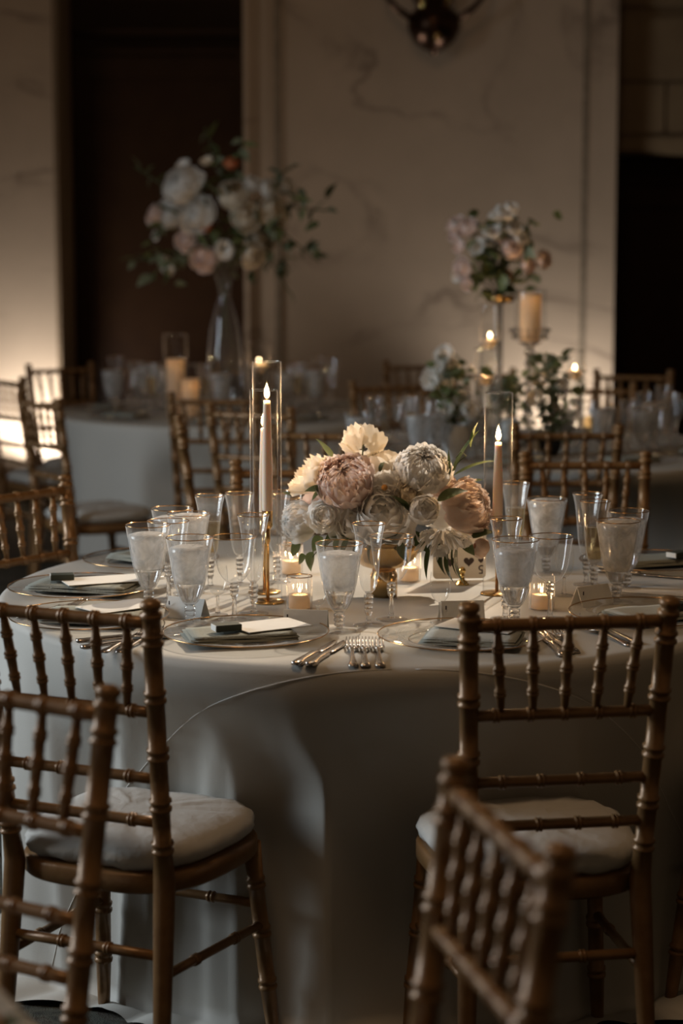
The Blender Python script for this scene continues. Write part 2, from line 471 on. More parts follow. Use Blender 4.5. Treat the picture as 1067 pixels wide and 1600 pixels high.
cl_ = thing('added_ceiling_lamp', 'added round ceiling lamp, out of view, for the overhead fill', 'lamp', (-0.9, 2.4, HT))  # added fixture, out of view, to go with the overhead fill
B().lathe([(0.55, -0.10), (0.62, -0.09), (0.62, 0.0)], 40, cap0=False).build('housing', M['brass'], cl_)
B().lathe([(0.54, -0.10), (0.54, -0.08)], 40).build('diffuser', M['lens'], cl_)

# ------------------------------------------------------------------ where the chairs stand (read by the cloths, which give way to them)
CHAIRS = []
def chair_px(px, py, yaw, which, label):
    """place a chair by the pixel of a finial top: which = 0 back centre, -1 / +1 its own left / right post"""
    p = W(px, py, 0.939)
    l = Vector((which * 0.176, -0.262, 0)); l.rotate(Matrix.Rotation(R(yaw), 3, 'Z'))
    CHAIRS.append((p.x - l.x, p.y - l.y, yaw, label))
chair_px(235, 937, -24, 1, 'gold spindle-back chair with its whole round seat cushion showing beside the table seam')
chair_px(891, 937, 9, 0, 'gold spindle-back chair pushed up to the place setting in front of the playing card')
chair_px(101, 741, -128, -1, 'gold spindle-back chair facing the two stacked sage napkin settings, carpet behind it')
chair_px(914, 705, 180, 0, 'gold spindle-back chair across the table behind the two champagne flutes')
chair_px(466, 717, 184, 0, 'gold spindle-back chair half hidden behind the twin tapers and peonies')
CHAIRS.append((0.93, 3.94, 50, 'gold spindle-back chair showing only a leg beside the cloth'))
chair_px(170, 1070, 148, -1, 'blurred gold spindle-back chair standing back to back with the chair by the table seam')
chair_px(715, 1183, 104, 1, 'blurred gold spindle-back chair seen edge-on with its rails running steeply')
# around the table with the trumpet vase
chair_px(60, 618, -56, 0, 'dark gold chair silhouetted against the glowing pilaster, cushion towards the pale cloth')
chair_px(34, 588, -52, 1, 'dark gold chair behind the silhouetted one at the foot of the glowing pilaster')
chair_px(334, 613, -4, 0, 'gold chair with back to us at the pale cloth under the trumpet vase')
chair_px(280, 655, -84, 0, 'gold chair seen nearly edge-on standing clear of the trumpet vase table')
chair_px(390, 633, -28, 0, 'gold chair turned aside behind the twin taper candles')
chair_px(142, 565, 215, -1, 'gold chair behind the crowd of goblets before the dark doorway')
chair_px(455, 562, 185, 0, 'gold chair against the marble behind the goblets of the trumpet vase table')
chair_px(655, 562, 190, 0, 'gold chair against the bare marble below the dark vein')
# around the table with the crystal candle stand
chair_px(506, 664, -12, 0, 'gold chair with back to us behind the blush peony and dark upright leaf')
chair_px(606, 593, 205, 0, 'gold chair with dark double rail behind the single pale back-turned blossom')
chair_px(886, 663, 3, 0, 'dark gold chair with back to us right before the crystal candle stand')
chair_px(926, 597, 172, 0, 'gold chair against the bright wall behind the leafy low arrangement')
chair_px(990, 577, 168, 0, 'gold chair in front of the black doorway past the marble edge')
chair_px(748, 575, 196, 0, 'gold chair behind the pair of floating candle tubes')


# ------------------------------------------------------------------ tables and cloths
TZ = 0.76
TR = 0.84
def chair_caps(cx, cy):
    caps = []
    pts = [(0.19 * math.cos(t), 0.172 * math.sin(t)) for t in [PI * k / 8 for k in range(9)]] + [(-0.195, 0.185), (0.195, 0.185), (-0.19, 0.1), (0.19, 0.1)]
    for x, y, yaw, _ in CHAIRS:
        for px, py in pts:
            q = Vector((px, py, 0)); q.rotate(Matrix.Rotation(R(yaw), 3, 'Z'))
            dx, dy = x + q.x - cx, y + q.y - cy
            r = math.hypot(dx, dy)
            if r < 1.05: caps.append((math.atan2(dy, dx), max(r - 0.014, 0.40)))
    return caps
def cloth_surface(seed, nf, caps=(), a0=None):
    rnd = random.Random(seed)
    ph = [rnd.uniform(0, 2 * PI) for _ in range(6)]
    def F(a):
        w = a + 0.10 * math.sin(3 * a + ph[0]) + 0.06 * math.sin(5 * a + ph[1])
        if a0 is not None: w = a - a0 + PI / 2 / nf + 0.05 * math.sin(3 * (a - a0)) + 0.02 * math.sin(7 * (a - a0)); ph[2] = 0.0
        s = math.sin(nf * w + ph[2])
        s2 = math.sin((nf * 2 - 3) * w + ph[3])
        return (s * abs(s) ** 0.3) * (0.75 + 0.25 * math.sin(2 * a + ph[4])) + 0.22 * s2
    def S(a, r):                                   # flat cloth polar coordinates -> draped position
        if r <= TR:
            return Vector((r * math.cos(a), r * math.sin(a), TZ))
        d = r - TR
        fil = 0.02
        arc = fil * PI / 2
        if d < arc:
            t = d / fil
            return Vector(((TR + fil * math.sin(t)) * math.cos(a), (TR + fil * math.sin(t)) * math.sin(a), TZ - fil * (1 - math.cos(t))))
        d2 = d - arc
        L = TZ - fil - 0.004
        t = min(d2 / L, 1.0)
        amp = 0.010 * min(1, t * 6) + 0.024 * t
        if t > 0.03: amp *= min(1.0, (t - 0.03) * 7 + 0.1)
        rr = TR + fil + 0.004 * t + amp * F(a)
        s = min(1.0, max(0.0, (t - 0.04) / 0.30)); s = s * s * (3 - 2 * s)
        for da, cr in caps:
            q = abs((a - da + PI) % (2 * PI) - PI) * TR
            lim = cr + 1.3 * max(0.0, q - 0.02) ** 1.5
            if lim < rr: rr += (lim - rr) * s
        z = TZ - fil - L * t
        if d2 > L:                                 # the hem lies on the carpet
            e = d2 - L
            rr += e * (0.65 + 0.25 * math.sin(nf * a + 1.3))
            z = 0.004 + 0.012 * abs(math.sin(nf * 1.5 * a + ph[5])) * min(1, e / 0.03)
        return Vector((rr * math.cos(a), rr * math.sin(a), z))
    return S

def banquet_table(cx, cy, label_t, label_c, seed, nf, na, seam=False, group=None, rows=None):
    t = thing('banquet_table', label_t, 'table', (cx, cy, 0), 0, group)
    B().lathe([(0.80, TZ - 0.030), (0.825, TZ - 0.026), (0.825, TZ - 0.006), (0.82, TZ - 0.003)], 48).build('tabletop', M['wood'], t)
    B().lathe([(0.05, 0.05), (0.045, 0.4), (0.06, TZ - 0.03)], 20).build('column', M['black'], t)
    for k in range(4):
        a = PI / 4 + k * PI / 2
        B().tube([(0.04 * math.cos(a), 0.04 * math.sin(a), 0.10), (0.3 * math.cos(a), 0.3 * math.sin(a), 0.05), (0.5 * math.cos(a), 0.5 * math.sin(a), 0.015)], [0.02, 0.018, 0.014], 8).build('leg', M['black'], t)
    S = cloth_surface(seed, nf, chair_caps(cx, cy), R(-83.5) if seam else None)
    rs = [0.02, 0.3, 0.6, TR - 0.02, TR] + [TR + 0.0314 * k / 4 for k in range(1, 5)] + [TR + 0.0314 + 0.736 * k / 20 for k in range(1, 21)] + [TR + 0.7674 + 0.025 * k for k in range(1, 6)]
    v = []; f = []
    for r in rs:
        for i in range(na): v.append(S(2 * PI * i / na, r))
    for j in range(len(rs) - 1):
        for i in range(na):
            k = (i + 1) % na
            f.append((j * na + i, j * na + k, (j + 1) * na + k, (j + 1) * na + i))
    f.append(tuple(range(na)))
    c = thing('tablecloth', label_c, 'tablecloth', (cx, cy, 0), 0, group)
    ob('cloth', me('cloth', v, f, M['cloth']), c)
    if seam:
        for side in (-1, 1):
            pts = []
            for k in range(60):
                da = R(1.5 + 58.5 * k / 59) * side
                r = 0.852 / math.cos(da)
                a = R(-88) + da
                if r > TR + 0.74: break
                p = S(a, r); q = S(a, r + 0.003)
                pts.append(p + Vector((math.cos(a), math.sin(a), 0.35)) * 0.0004)
            B().tube(pts, 0.0010, 6).build('seam', M['seam'], c)
    return t, c

MC = W(592, 918, TZ); MC.x += 0.0; MX, MY = MC.x, 4.47
banquet_table(MX, MY, 'round banquet table carrying the peony centrepiece, hidden under its ivory cloth', 'floor-length ivory tablecloth with a diagonal seam under the peony centrepiece', 5, 15, 480, True)
LX, LY = V(372, 650, 9.3).x, 9.3
banquet_table(LX, LY, 'round banquet table before the dark doorway, hidden under its cloth', 'pale tablecloth on the table with the tall glass trumpet vase', 11, 15, 200)
RX, RY = V(826, 700, 7.6).x, 7.6
banquet_table(RX, RY, 'round banquet table carrying the crystal candle stand, hidden under its cloth', 'pale tablecloth on the table with the crystal candle stand', 23, 15, 200)
FX, FY = -1.10, 1.60
banquet_table(FX, FY, 'round banquet table in front of the out-of-focus chairs, hidden under its cloth', 'pale tablecloth on the table that the two blurred chairs face', 31, 15, 120)

# ------------------------------------------------------------------ chairs
def ringed(r, rings, ends=(1, 1), w=0.02):
    """bamboo turned rod profile: ring positions t, radius r"""
    pr = [(r * ends[0], 0.0)]
    for t in rings:
        pr += [(r, t - w * 1.5), (r * 1.0, t - w), (r * 1.28, t - w * 0.85), (r * 1.28, t - w * 0.3), (r * 1.05, t - w * 0.15), (r * 1.05, t + w * 0.15), (r * 1.28, t + w * 0.3), (r * 1.28, t + w * 0.85), (r, t + w), (r, t + w * 1.5)]
    pr.append((r * ends[1], 1.0))
    return pr

def chair_meshes():
    G = M['gold_wood']; d = {}
    def post_pt(s, z):
        if z < 0.42:
            t = z / 0.42; return Vector((s * (0.168 - 0.012 * t), -0.235 + 0.045 * t, z))
        t = (z - 0.42) / 0.515
        return Vector((s * (0.156 + 0.020 * t), -0.190 - 0.072 * t, z))
    d['pp'] = post_pt
    for s in (-1, 1):
        b = B()
        zs = []
        def seg(z, r): zs.append((z, r))
        seg(0.0, 0.0125); seg(0.06, 0.014); seg(0.20, 0.017); seg(0.36, 0.0195); seg(0.42, 0.020)
        for zr in (0.485, 0.565, 0.66, 0.765, 0.868):
            for dz, q in ((-0.012, 1.0), (-0.010, 1.22), (-0.005, 1.22), (-0.003, 1.02), (0.003, 1.02), (0.005, 1.22), (0.010, 1.22), (0.012, 1.0)):
                seg(zr + dz, 0.0165 * q)
        seg(0.905, 0.0165); seg(0.907, 0.0195); seg(0.915, 0.0195); seg(0.917, 0.0145); seg(0.922, 0.0145); seg(0.926, 0.0185); seg(0.934, 0.018); seg(0.939, 0.010)
        b.tube([post_pt(s, z) for z, _ in zs], [r for _, r in zs], 14)
        d['post%d' % s] = b.mesh('back_post', G)
        b = B()
        a0 = Vector((s * 0.165, 0.135, 0.40)); a1 = Vector((s * 0.192, 0.175, 0.0))
        b.rod(a1, a0, [(0.012, 0), (0.0135, 0.1)] + [(0.0155 * q, t + o) for t in (0.28, 0.55, 0.80) for o, q in ((-0.03, 1), (-0.025, 1.2), (-0.01, 1.2), (-0.005, 1.0), (0.005, 1.0), (0.01, 1.2), (0.025, 1.2), (0.03, 1))] + [(0.019, 1.0)], 12)
        d['leg%d' % s] = b.mesh('front_leg', G)
    def rail(z, r, rings, w=0.018):
        b = B(); b.rod(post_pt(-1, z), post_pt(1, z), ringed(r, rings, w=w), 12); return b
    k5 = [0.14 + 0.18 * i for i in range(5)]
    d['top'] = rail(0.897, 0.0115, k5).mesh('top_rail', G)
    d['r2'] = rail(0.735, 0.0105, k5).mesh('back_rail', G)
    d['r3'] = rail(0.612, 0.0100, [0.18, 0.39, 0.61, 0.82]).mesh('back_rail', G)
    d['r4'] = rail(0.530, 0.0100, [0.18, 0.39, 0.61, 0.82]).mesh('back_rail', G)
    d['r5'] = rail(0.285, 0.0095, [0.35, 0.65]).mesh('stretcher', G)
    d['spin'] = []
    for t in k5:
        a = post_pt(-1, 0.735).lerp(post_pt(1, 0.735), 0.5 + (t - 0.5) * 0.92); c = post_pt(-1, 0.897).lerp(post_pt(1, 0.897), t)
        b = B(); b.rod(a, c, [(0.0055, 0)] + [(rr * q, tt + o) for tt, rr in ((0.25, 0.0085), (0.50, 0.0095), (0.74, 0.0090)) for o, q in ((-0.05, 0.95), (-0.03, 1.25), (-0.01, 1.25), (0.0, 1.0), (0.01, 1.25), (0.03, 1.25), (0.05, 0.95))] + [(0.0055, 1)], 10)
        d['spin'].append(b.mesh('spindle', G))
    b = B(); b.rod((-0.176, 0.150, 0.275), (0.176, 0.150, 0.275), ringed(0.009, [0.3, 0.7]), 10); d['fs'] = b.mesh('stretcher', G)
    for s in (-1, 1):
        b = B(); b.rod((s * 0.162, -0.205, 0.250), (s * 0.178, 0.154, 0.235), ringed(0.009, [0.3, 0.7]), 10); d['ss%d' % s] = b.mesh('stretcher', G)
    # seat outline: rounded, wider in front
    def outline(k, grow=0.0):
        a = 2 * PI * k
        ca, sa = math.cos(a), math.sin(a)
        e = 0.62
        x = math.copysign(abs(ca) ** e, ca); y = math.copysign(abs(sa) ** e, sa)
        hw = 0.190 + 0.014 * y
        return Vector((x * (hw + grow), -0.010 + y * (0.188 + grow), 0))
    n = 48
    b = B()
    prof = [(-0.015, 0.392), (0.002, 0.388), (0.006, 0.393), (0.006, 0.420), (0.002, 0.426), (-0.02, 0.427)]
    v = [outline(i / n, g) + Vector((0, 0, z)) for g, z in prof for i in range(n)]
    f = [(j * n + i, j * n + (i + 1) % n, (j + 1) * n + (i + 1) % n, (j + 1) * n + i) for j in range(len(prof) - 1) for i in range(n)]
    f.append(tuple(range(n - 1, -1, -1))); f.append(tuple((len(prof) - 1) * n + i for i in range(n)))
    d['frame'] = me('seat_frame', v, f, G)
    rnd = random.Random(3)
    prof = [(-0.012, 0.4275, 1), (-0.002, 0.436, 1), (0.004, 0.449, 1), (-0.001, 0.463, 1), (-0.018, 0.474, 1), (-0.05, 0.480, 1), (-0.10, 0.485, 1), (-0.15, 0.487, 1)]
    v = []
    for g, z, _ in prof:
        for i in range(n):
            p = outline(i / n, g)
            w = 0.0022 * math.sin(i * 1.9 + z * 90) + 0.0018 * math.sin(i * 0.7 + 2)
            edge = 1 if z < 0.47 else 0.4
            v.append((p.x + w * edge, p.y + w * edge, z + w * 0.7))
    f = [(j * n + i, j * n + (i + 1) % n, (j + 1) * n + (i + 1) % n, (j + 1) * n + i) for j in range(len(prof) - 1) for i in range(n)]
    f.append(tuple(range(n - 1, -1, -1))); f.append(tuple((len(prof) - 1) * n + i for i in range(n)))
    d['cushion'] = me('cushion', v, f, M['cushion'])
    return d
CH = chair_meshes()

def make_chair():
    t = thing('chiavari_chair', 'x', 'chair', group=None)
    for s in (-1, 1):
        ob('back_post', CH['post%d' % s], t); ob('front_leg', CH['leg%d' % s], t); ob('stretcher', CH['ss%d' % s], t)
    ob('top_rail', CH['top'], t)
    for k in ('r2', 'r3', 'r4'): ob('back_rail', CH[k], t)
    ob('stretcher', CH['r5'], t); ob('stretcher', CH['fs'], t)
    for m in CH['spin']: ob('spindle', m, t)
    ob('seat_frame', CH['frame'], t); ob('cushion', CH['cushion'], t)
    return t
chair_proto = make_chair()
chair_used = [False]

def chair(x, y, yaw, label, group=None):
    o = chair_proto if not chair_used[0] else copy_tree(chair_proto)
    chair_used[0] = True
    o.location = (x, y, 0); o.rotation_euler = (0, 0, R(yaw)); o['label'] = label
    if group: o['group'] = group
    return o

for x, y, yaw, label in CHAIRS: chair(x, y, yaw, label)

# ------------------------------------------------------------------ glasses
def torus_mesh(name, r, t, z, mat, n=40):
    b = B(); b.tube([(r * math.cos(2 * PI * i / n), r * math.sin(2 * PI * i / n), z) for i in range(n)], t, 6, True)
    return b.mesh(name, mat)

GL = {}
def knob(z, r): return [(0.006, z - 0.006), (r, z - 0.003), (r, z + 0.003), (0.006, z + 0.006)]
def glass_kind(name, H, foot_r, stem, bowl, n_fl, amp, fill=None):
    zt = bowl[0][1]
    fl = (lambda z, a: 1 + amp * math.cos(n_fl * a) * max(0.25, 1 - ((z - zt) / (H - zt)) * 0.8)) if n_fl else None
    g = {'H': H, 'bowl_r': max(r for r, _ in bowl), 'foot_r': foot_r}
    bl = bowl
    g['bowl'] = B().lathe(bl, 48, fl, cap0=True, cap1=False).mesh('bowl', M['cut_glass'] if n_fl else M['glass'])
    g['stem'] = B().lathe([(foot_r * 0.25, 0.0045), (0.0055, 0.010)] + stem + [(bowl[0][0], zt)], 16).mesh('stem', M['stem'])
    g['foot'] = B().lathe([(foot_r * 0.98, 0.0), (foot_r, 0.0015), (foot_r * 0.9, 0.003), (foot_r * 0.25, 0.0048)], 32).mesh('foot', M['cut_glass'])
    g['rim'] = torus_mesh('gold_rim', bowl[-1][0], 0.0010, H, M['rim'])
    if fill:
        mat, z0, z1, top = fill
        def rad(z):
            for (r0, a), (r1, b2) in zip(bl[:-1], bl[1:]):
                if a <= z <= b2: return (r0 + (r1 - r0) * (z - a) / (b2 - a)) * 0.93
            return bl[-1][0] * 0.93
        zz = [z0 + (z1 - z0) * k / 8 for k in range(9)]
        pr = [(rad(z), z) for z in zz]
        if top: pr += [(rad(z1) * 0.7, z1 + top), (rad(z1) * 0.3, z1 + top * 0.3)]
        g['fill'] = B().lathe(pr, 32).mesh('fill', M[mat])
        g['fill_name'] = {'ice': 'ice_water', 'champagne': 'champagne', 'water': 'water'}[mat]
        if mat == 'ice':
            zz = [bl[1][1] + (z0 - bl[1][1]) * k / 4 for k in range(5)]
            g['under'] = B().lathe([(rad(z) * 0.95, z) for z in zz], 32).mesh('water', M['stem'])
    GL[name] = g
bw_g = [(0.010, 0.040), (0.016, 0.046), (0.0225, 0.058), (0.0290, 0.076), (0.0345, 0.098), (0.0385, 0.122), (0.0420, 0.145), (0.0455, 0.165), (0.0480, 0.180)]
st_g = knob(0.015, 0.0105) + knob(0.024, 0.0115) + knob(0.033, 0.0115)
glass_kind('goblet', 0.180, 0.036, st_g, bw_g, 12, 0.03, ('ice', 0.086, 0.158, 0.004))
glass_kind('goblet_full', 0.180, 0.036, st_g, bw_g, 12, 0.03, ('ice', 0.070, 0.170, 0.008))
bw_w = [(0.007, 0.078), (0.014, 0.081), (0.0235, 0.089), (0.0315, 0.101), (0.0365, 0.116), (0.0395, 0.134), (0.0425, 0.155), (0.0460, 0.176)]
st_w = [(0.0050, 0.02), (0.0045, 0.045)] + knob(0.056, 0.0085) + knob(0.065, 0.0100) + knob(0.073, 0.0095)
glass_kind('wine', 0.176, 0.034, st_w, bw_w, 0, 0.0)
glass_kind('wine_cut', 0.176, 0.034, st_w, bw_w, 10, 0.022)
bw_f = [(0.008, 0.070), (0.0130, 0.075), (0.0175, 0.088), (0.0205, 0.108), (0.0225, 0.135), (0.0248, 0.162), (0.0285, 0.188), (0.0340, 0.212)]
st_f = [(0.0050, 0.02)] + knob(0.030, 0.0080) + knob(0.040, 0.0090) + knob(0.050, 0.0095) + knob(0.060, 0.0100)
glass_kind('flute', 0.212, 0.032, st_f, bw_f, 10, 0.03)
glass_kind('flute_full', 0.212, 0.032, st_f, bw_f, 10, 0.03, ('champagne', 0.082, 0.152, 0.0))
bw_c = [(0.0035, 0.042), (0.0105, 0.046), (0.0165, 0.054), (0.0205, 0.066), (0.0218, 0.080), (0.0212, 0.094), (0.0198, 0.106)]
glass_kind('cordial', 0.106, 0.022, [(0.0035, 0.02), (0.0032, 0.036)], bw_c, 0, 0.0)

PLATES_PX = [(384, 999), (721, 1004), (1012, 968), (140, 973), (128, 926), (1012, 886), (236, 882)]
def relax(items, discs, it=60):
    """items: [x, y, r, foot] nudged apart, mostly in depth; discs: fixed (x, y, r) kept clear of the feet"""
    for _ in range(it):
        for i in range(len(items)):
            a = items[i]
            for j in range(i):
                c = items[j]
                dx, dy = a[0] - c[0], a[1] - c[1]
                need = a[2] + c[2] + 0.002; d = math.hypot(dx, dy)
                if d < need:
                    s = 1 if dy >= 0 else -1
                    m = (need - d) * 0.5
                    a[1] += s * m * 0.8; c[1] -= s * m * 0.8
                    sx = 1 if dx >= 0 else -1
                    a[0] += sx * m * 0.15; c[0] -= sx * m * 0.15
            for px, py, pr in discs:
                dx, dy = a[0] - px, a[1] - py; d = math.hypot(dx, dy); need = pr + a[3] + 0.002
                if d < need:
                    if dy > -0.02: a[1] += (math.sqrt(max(need * need - dx * dx, 0)) - dy) * 0.8; a[0] += dx / d * (need - d) * 0.1
                    else: a[0] += dx / d * (need - d); a[1] += dy / d * (need - d)
    return items
NAMES = {'goblet': 'water_goblet', 'goblet_full': 'water_goblet', 'wine': 'wine_glass', 'wine_cut': 'wine_glass', 'flute': 'champagne_flute', 'flute_full': 'champagne_flute', 'cordial': 'cordial_glass'}
PROTO = {}
def glass(kind, loc, label, group=None, rz=0.0):
    if kind not in PROTO:
        g = GL[kind]
        t = thing(NAMES[kind], label, 'glass')
        ob('bowl', g['bowl'], t); ob('stem', g['stem'], t); ob('foot', g['foot'], t)
        if kind != 'cordial': ob('gold_rim', g['rim'], t)
        if 'fill' in g: ob(g['fill_name'], g['fill'], t)
        if 'under' in g: ob('clear_water', g['under'], t)
        PROTO[kind] = t
    else:
        t = copy_tree(PROTO[kind])
    t.location = loc; t['label'] = label; t.rotation_euler = (0, 0, rz)
    if group: t['group'] = group
    elif 'group' in t: del t['group']
    return t

MAIN_GLASS = [
    ('goblet', 532, 857, 'gold-rimmed goblet of ice water behind the row of three forks'),
    ('flute', 575, 819, 'empty gold-rimmed flute between the ice goblet and wine glass before the gold compote'),
    ('wine', 604, 845, 'clear wine glass with knobbed stem in front of the gold compote'),
    ('cordial', 499, 903, 'small stemmed cordial glass beside the fluted votive holder'),
    ('goblet', 303, 850, 'gold-rimmed goblet of ice water standing before a tent card by the fork tips'),
    ('wine', 362, 843, 'clear wine glass behind the plate that faces the twin tapers'),
    ('flute', 383, 812, 'empty flute with ribbed bowl right beside the gold taper base'),
    ('cordial', 345, 893, 'small stemmed cordial glass behind the wine glass near the twin tapers'),
    ('goblet', 229, 829, 'gold-rimmed goblet of ice water over the near stacked sage napkins'),
    ('wine_cut', 247, 822, 'wine glass overlapping the goblet beside the stacked sage napkins'),
    ('goblet', 271, 797, 'ribbed gold-rimmed goblet next to the pale champagne on the far side'),
    ('goblet_full', 293, 800, 'ribbed goblet heaped with ice in front of the pale champagne flute'),
    ('flute_full', 324, 776, 'flute half filled with champagne beside the two ribbed goblets'),
    ('flute', 374, 771, 'flute seen through the tall glass tube of the front taper'),
    ('cordial', 688, 894, 'small cordial glass alone in front of the brass card stand'),
    ('goblet', 801, 854, 'gold-rimmed goblet of ice water behind the chair rail, beside the playing card'),
    ('wine_cut', 861, 838, 'cut wine glass just behind the ice goblet by the chair rail'),
    ('flute', 796, 813, 'ribbed flute between the single taper and the ice goblet'),
    ('flute_full', 806, 755, 'flute of pale wine beside the tube of the single taper'),
    ('goblet_full', 854, 779, 'goblet brimming with ice behind the cut wine glass'),
    ('flute', 918, 771, 'rear one of two overlapping flutes near the far chair'),
    ('flute_full', 930, 783, 'front one of two overlapping flutes, filled with champagne'),
    ('goblet_full', 978, 824, 'frosty full goblet of ice in front of the menu card with dark matchbox'),
    ('goblet', 981, 798, 'gold-rimmed goblet hidden behind the frosty full one'),
    ('cordial', 882, 858, 'small cordial glass between the cut wine glass and the two flutes'),
    ('wine', 448, 776, 'wine glass with beaded stem behind the trailing ivy leaves'),
    ('flute', 432, 768, 'flute with beaded stem behind the twin tapers'),
    ]
RAD = {k: max(r for r in (g_['bowl_r'], g_['foot_r'])) for k, g_ in GL.items()}
ITEMS = []
for k, x, y, l in MAIN_GLASS:
    q = W(x, y, TZ + GL[k]['H']); ITEMS.append([q.x, q.y, RAD[k], GL[k]['foot_r']])
relax(ITEMS, [(W(px, py, TZ).x, W(px, py, TZ).y, 0.165) for px, py in PLATES_PX])
for (k, x, y, l), q in zip(MAIN_GLASS, ITEMS): glass(k, (q[0], q[1], TZ + 0.0005), l, None, x * 0.37)

# ------------------------------------------------------------------ place settings
def charger_mesh():
    b = B().lathe([(0.05, 0.003), (0.098, 0.003), (0.104, 0.006), (0.112, 0.010), (0.135, 0.013), (0.160, 0.016), (0.165, 0.0175)], 56, None, cap0=True, cap1=False)
    return b.mesh('plate', M['plate'])
PL = charger_mesh(); PLR = torus_mesh('gold_rim', 0.165, 0.0012, 0.0175, M['rim'], 56)
PLI = torus_mesh('inner_ridge', 0.104, 0.0016, 0.0065, M['stem'], 48)
plate0 = thing('charger_plate', 'x', 'plate'); ob('plate', PL, plate0); ob('gold_rim', PLR, plate0); ob('inner_ridge', PLI, plate0)
pl_used = [0]
def charger(p, label):
    t = plate0 if not pl_used[0] else copy_tree(plate0)
    pl_used[0] = 1
    t.location = (p.x, p.y, TZ + 0.0005); t['label'] = label
    return t

def napkin(p, rz, label, size=(0.205, 0.105), pale=False):
    t = thing('folded_napkin', label, 'napkin', (p.x, p.y, TZ + 0.0085), rz)
    w, h = size
    for k in range(4):
        off = 0.004 * (k % 2) - 0.002
        def fn(u, v, k=k):
            x = (u - 0.5) * (w - 0.004 * k) + off; y = (v - 0.5) * (h - 0.003 * k)
            z = 0.0032 * k + 0.006 + 0.0018 * math.sin(u * 7 + k) * math.sin(v * 5 + k * 2)
            return (x, y, z)
        b = B()
        nu, nv = 10, 6
        b.grid(fn, nu, nv); nb = len(b.v)
        b.grid(lambda u, v: (fn(u, v)[0], fn(u, v)[1], fn(u, v)[2] - 0.0026), nu, nv)
        ring = [i for i in range(nu + 1)] + [(j + 1) * (nu + 1) - 1 for j in range(1, nv + 1)] + [nv * (nu + 1) + i for i in range(nu - 1, -1, -1)] + [j * (nu + 1) for j in range(nv - 1, 0, -1)]
        for a, c in zip(ring, ring[1:] + ring[:1]): b.f.append((a, a + nb, c + nb, c))
        b.build('fold', M['napkin_pale' if (pale and k == 3) else 'napkin'], t)
    return t

def menu(p, rz, z, label, size=(0.10, 0.19)):
    t = thing('menu_card', label, 'card', (p.x, p.y, z), rz)
    bevel_box('card_sheet', (0, 0, 0.001), (size[0], size[1], 0.0016), M['card'], t, 0.0005)
    return t

def matchbox(p, rz, z, label):
    t = thing('matchbox', label, 'matchbox', (p.x, p.y, z), rz)
    bevel_box('sleeve', (0, 0, 0.0065), (0.034, 0.052, 0.013), M['match_dark'], t, 0.0008)
    bevel_box('tray', (0, -0.0005, 0.0065), (0.0315, 0.0535, 0.0115), M['card'], t, 0.0006)
    bevel_box('striker', (-0.0171, 0, 0.0065), (0.0006, 0.046, 0.009), M['card'], t, 0.0002)
    return t

def tent(px, py, rz, label):
    p = W(px, py, TZ)
    t = thing('place_card', label, 'card', (p.x, p.y, TZ + 0.0005), R(rz))
    for s in (-1, 1):
        b = B()
        a = [(-0.045, s * 0.020, 0), (0.045, s * 0.020, 0), (0.045, 0, 0.042), (-0.045, 0, 0.042)]
        o = Vector((0, s * 0.0009, 0.0004))
        b.add(a + [Vector(q) + o for q in a], [(0, 1, 2, 3), (7, 6, 5, 4), (0, 4, 5, 1), (1, 5, 6, 2), (2, 6, 7, 3), (3, 7, 4, 0)])
        f = b.build('panel', M['card'], t, smooth=False)
        if s == -1:
            g = B()
            g.box((-0.036, -0.0118, 0.030), (0.003, 0.0006, 0.008))
            g.build('written_mark', M['ink'], f, smooth=False)
    return t

def strip(b, pts, th):              # pts: (x, y, z, halfwidth) along the length
    n = len(b.v); f = []
    for x, y, z, w in pts:
        b.v += [(x - w, y, z), (x + w, y, z), (x + w * 0.7, y, z + th), (x - w * 0.7, y, z + th)]
    for i in range(len(pts) - 1):
        o = n + i * 4
        for k in range(4): b.f.append((o + k, o + (k + 1) % 4, o + 4 + (k + 1) % 4, o + 4 + k))
    b.f.append((n + 3, n + 2, n + 1, n)); o = n + (len(pts) - 1) * 4; b.f.append((o, o + 1, o + 2, o + 3))
HANDLE = [(0, -0.205, 0.001, 0.005), (0, -0.202, 0.001, 0.0095), (0, -0.190, 0.002, 0.0105), (0, -0.175, 0.003, 0.0075), (0, -0.150, 0.004, 0.0052), (0, -0.110, 0.006, 0.0034)]
b = B(); strip(b, HANDLE + [(0, -0.080, 0.009, 0.003)], 0.0032); fk_h = b.mesh('handle', M['silver'])
b = B(); strip(b, [(0, -0.082, 0.009, 0.003), (0, -0.072, 0.008, 0.0085), (0, -0.060, 0.006, 0.0125), (0, -0.050, 0.005, 0.0128)], 0.0022)
for k in range(4):
    x = -0.0105 + 0.007 * k
    strip(b, [(x, -0.051, 0.005, 0.0022), (x, -0.03, 0.006, 0.002), (x * 0.97, -0.012, 0.010, 0.0018), (x * 0.94, 0, 0.015, 0.0010)], 0.002)
fk_t = b.mesh('tines', M['silver'])
b = B(); strip(b, [(0, -0.235, 0.002, 0.006), (0, -0.230, 0.001, 0.0105), (0, -0.215, 0.001, 0.011), (0, -0.195, 0.002, 0.008), (0, -0.16, 0.002, 0.0072), (0, -0.13, 0.002, 0.0085), (0, -0.122, 0.002, 0.006)], 0.007); kn_h = b.mesh('handle', M['silver'])
b = B(); strip(b, [(0, -0.122, 0.003, 0.006), (0, -0.10, 0.003, 0.0095), (0, -0.05, 0.003, 0.0105), (-0.002, -0.015, 0.003, 0.008), (-0.005, 0, 0.003, 0.002)], 0.0018); kn_b = b.mesh('blade', M['silver'])
CUT = {}
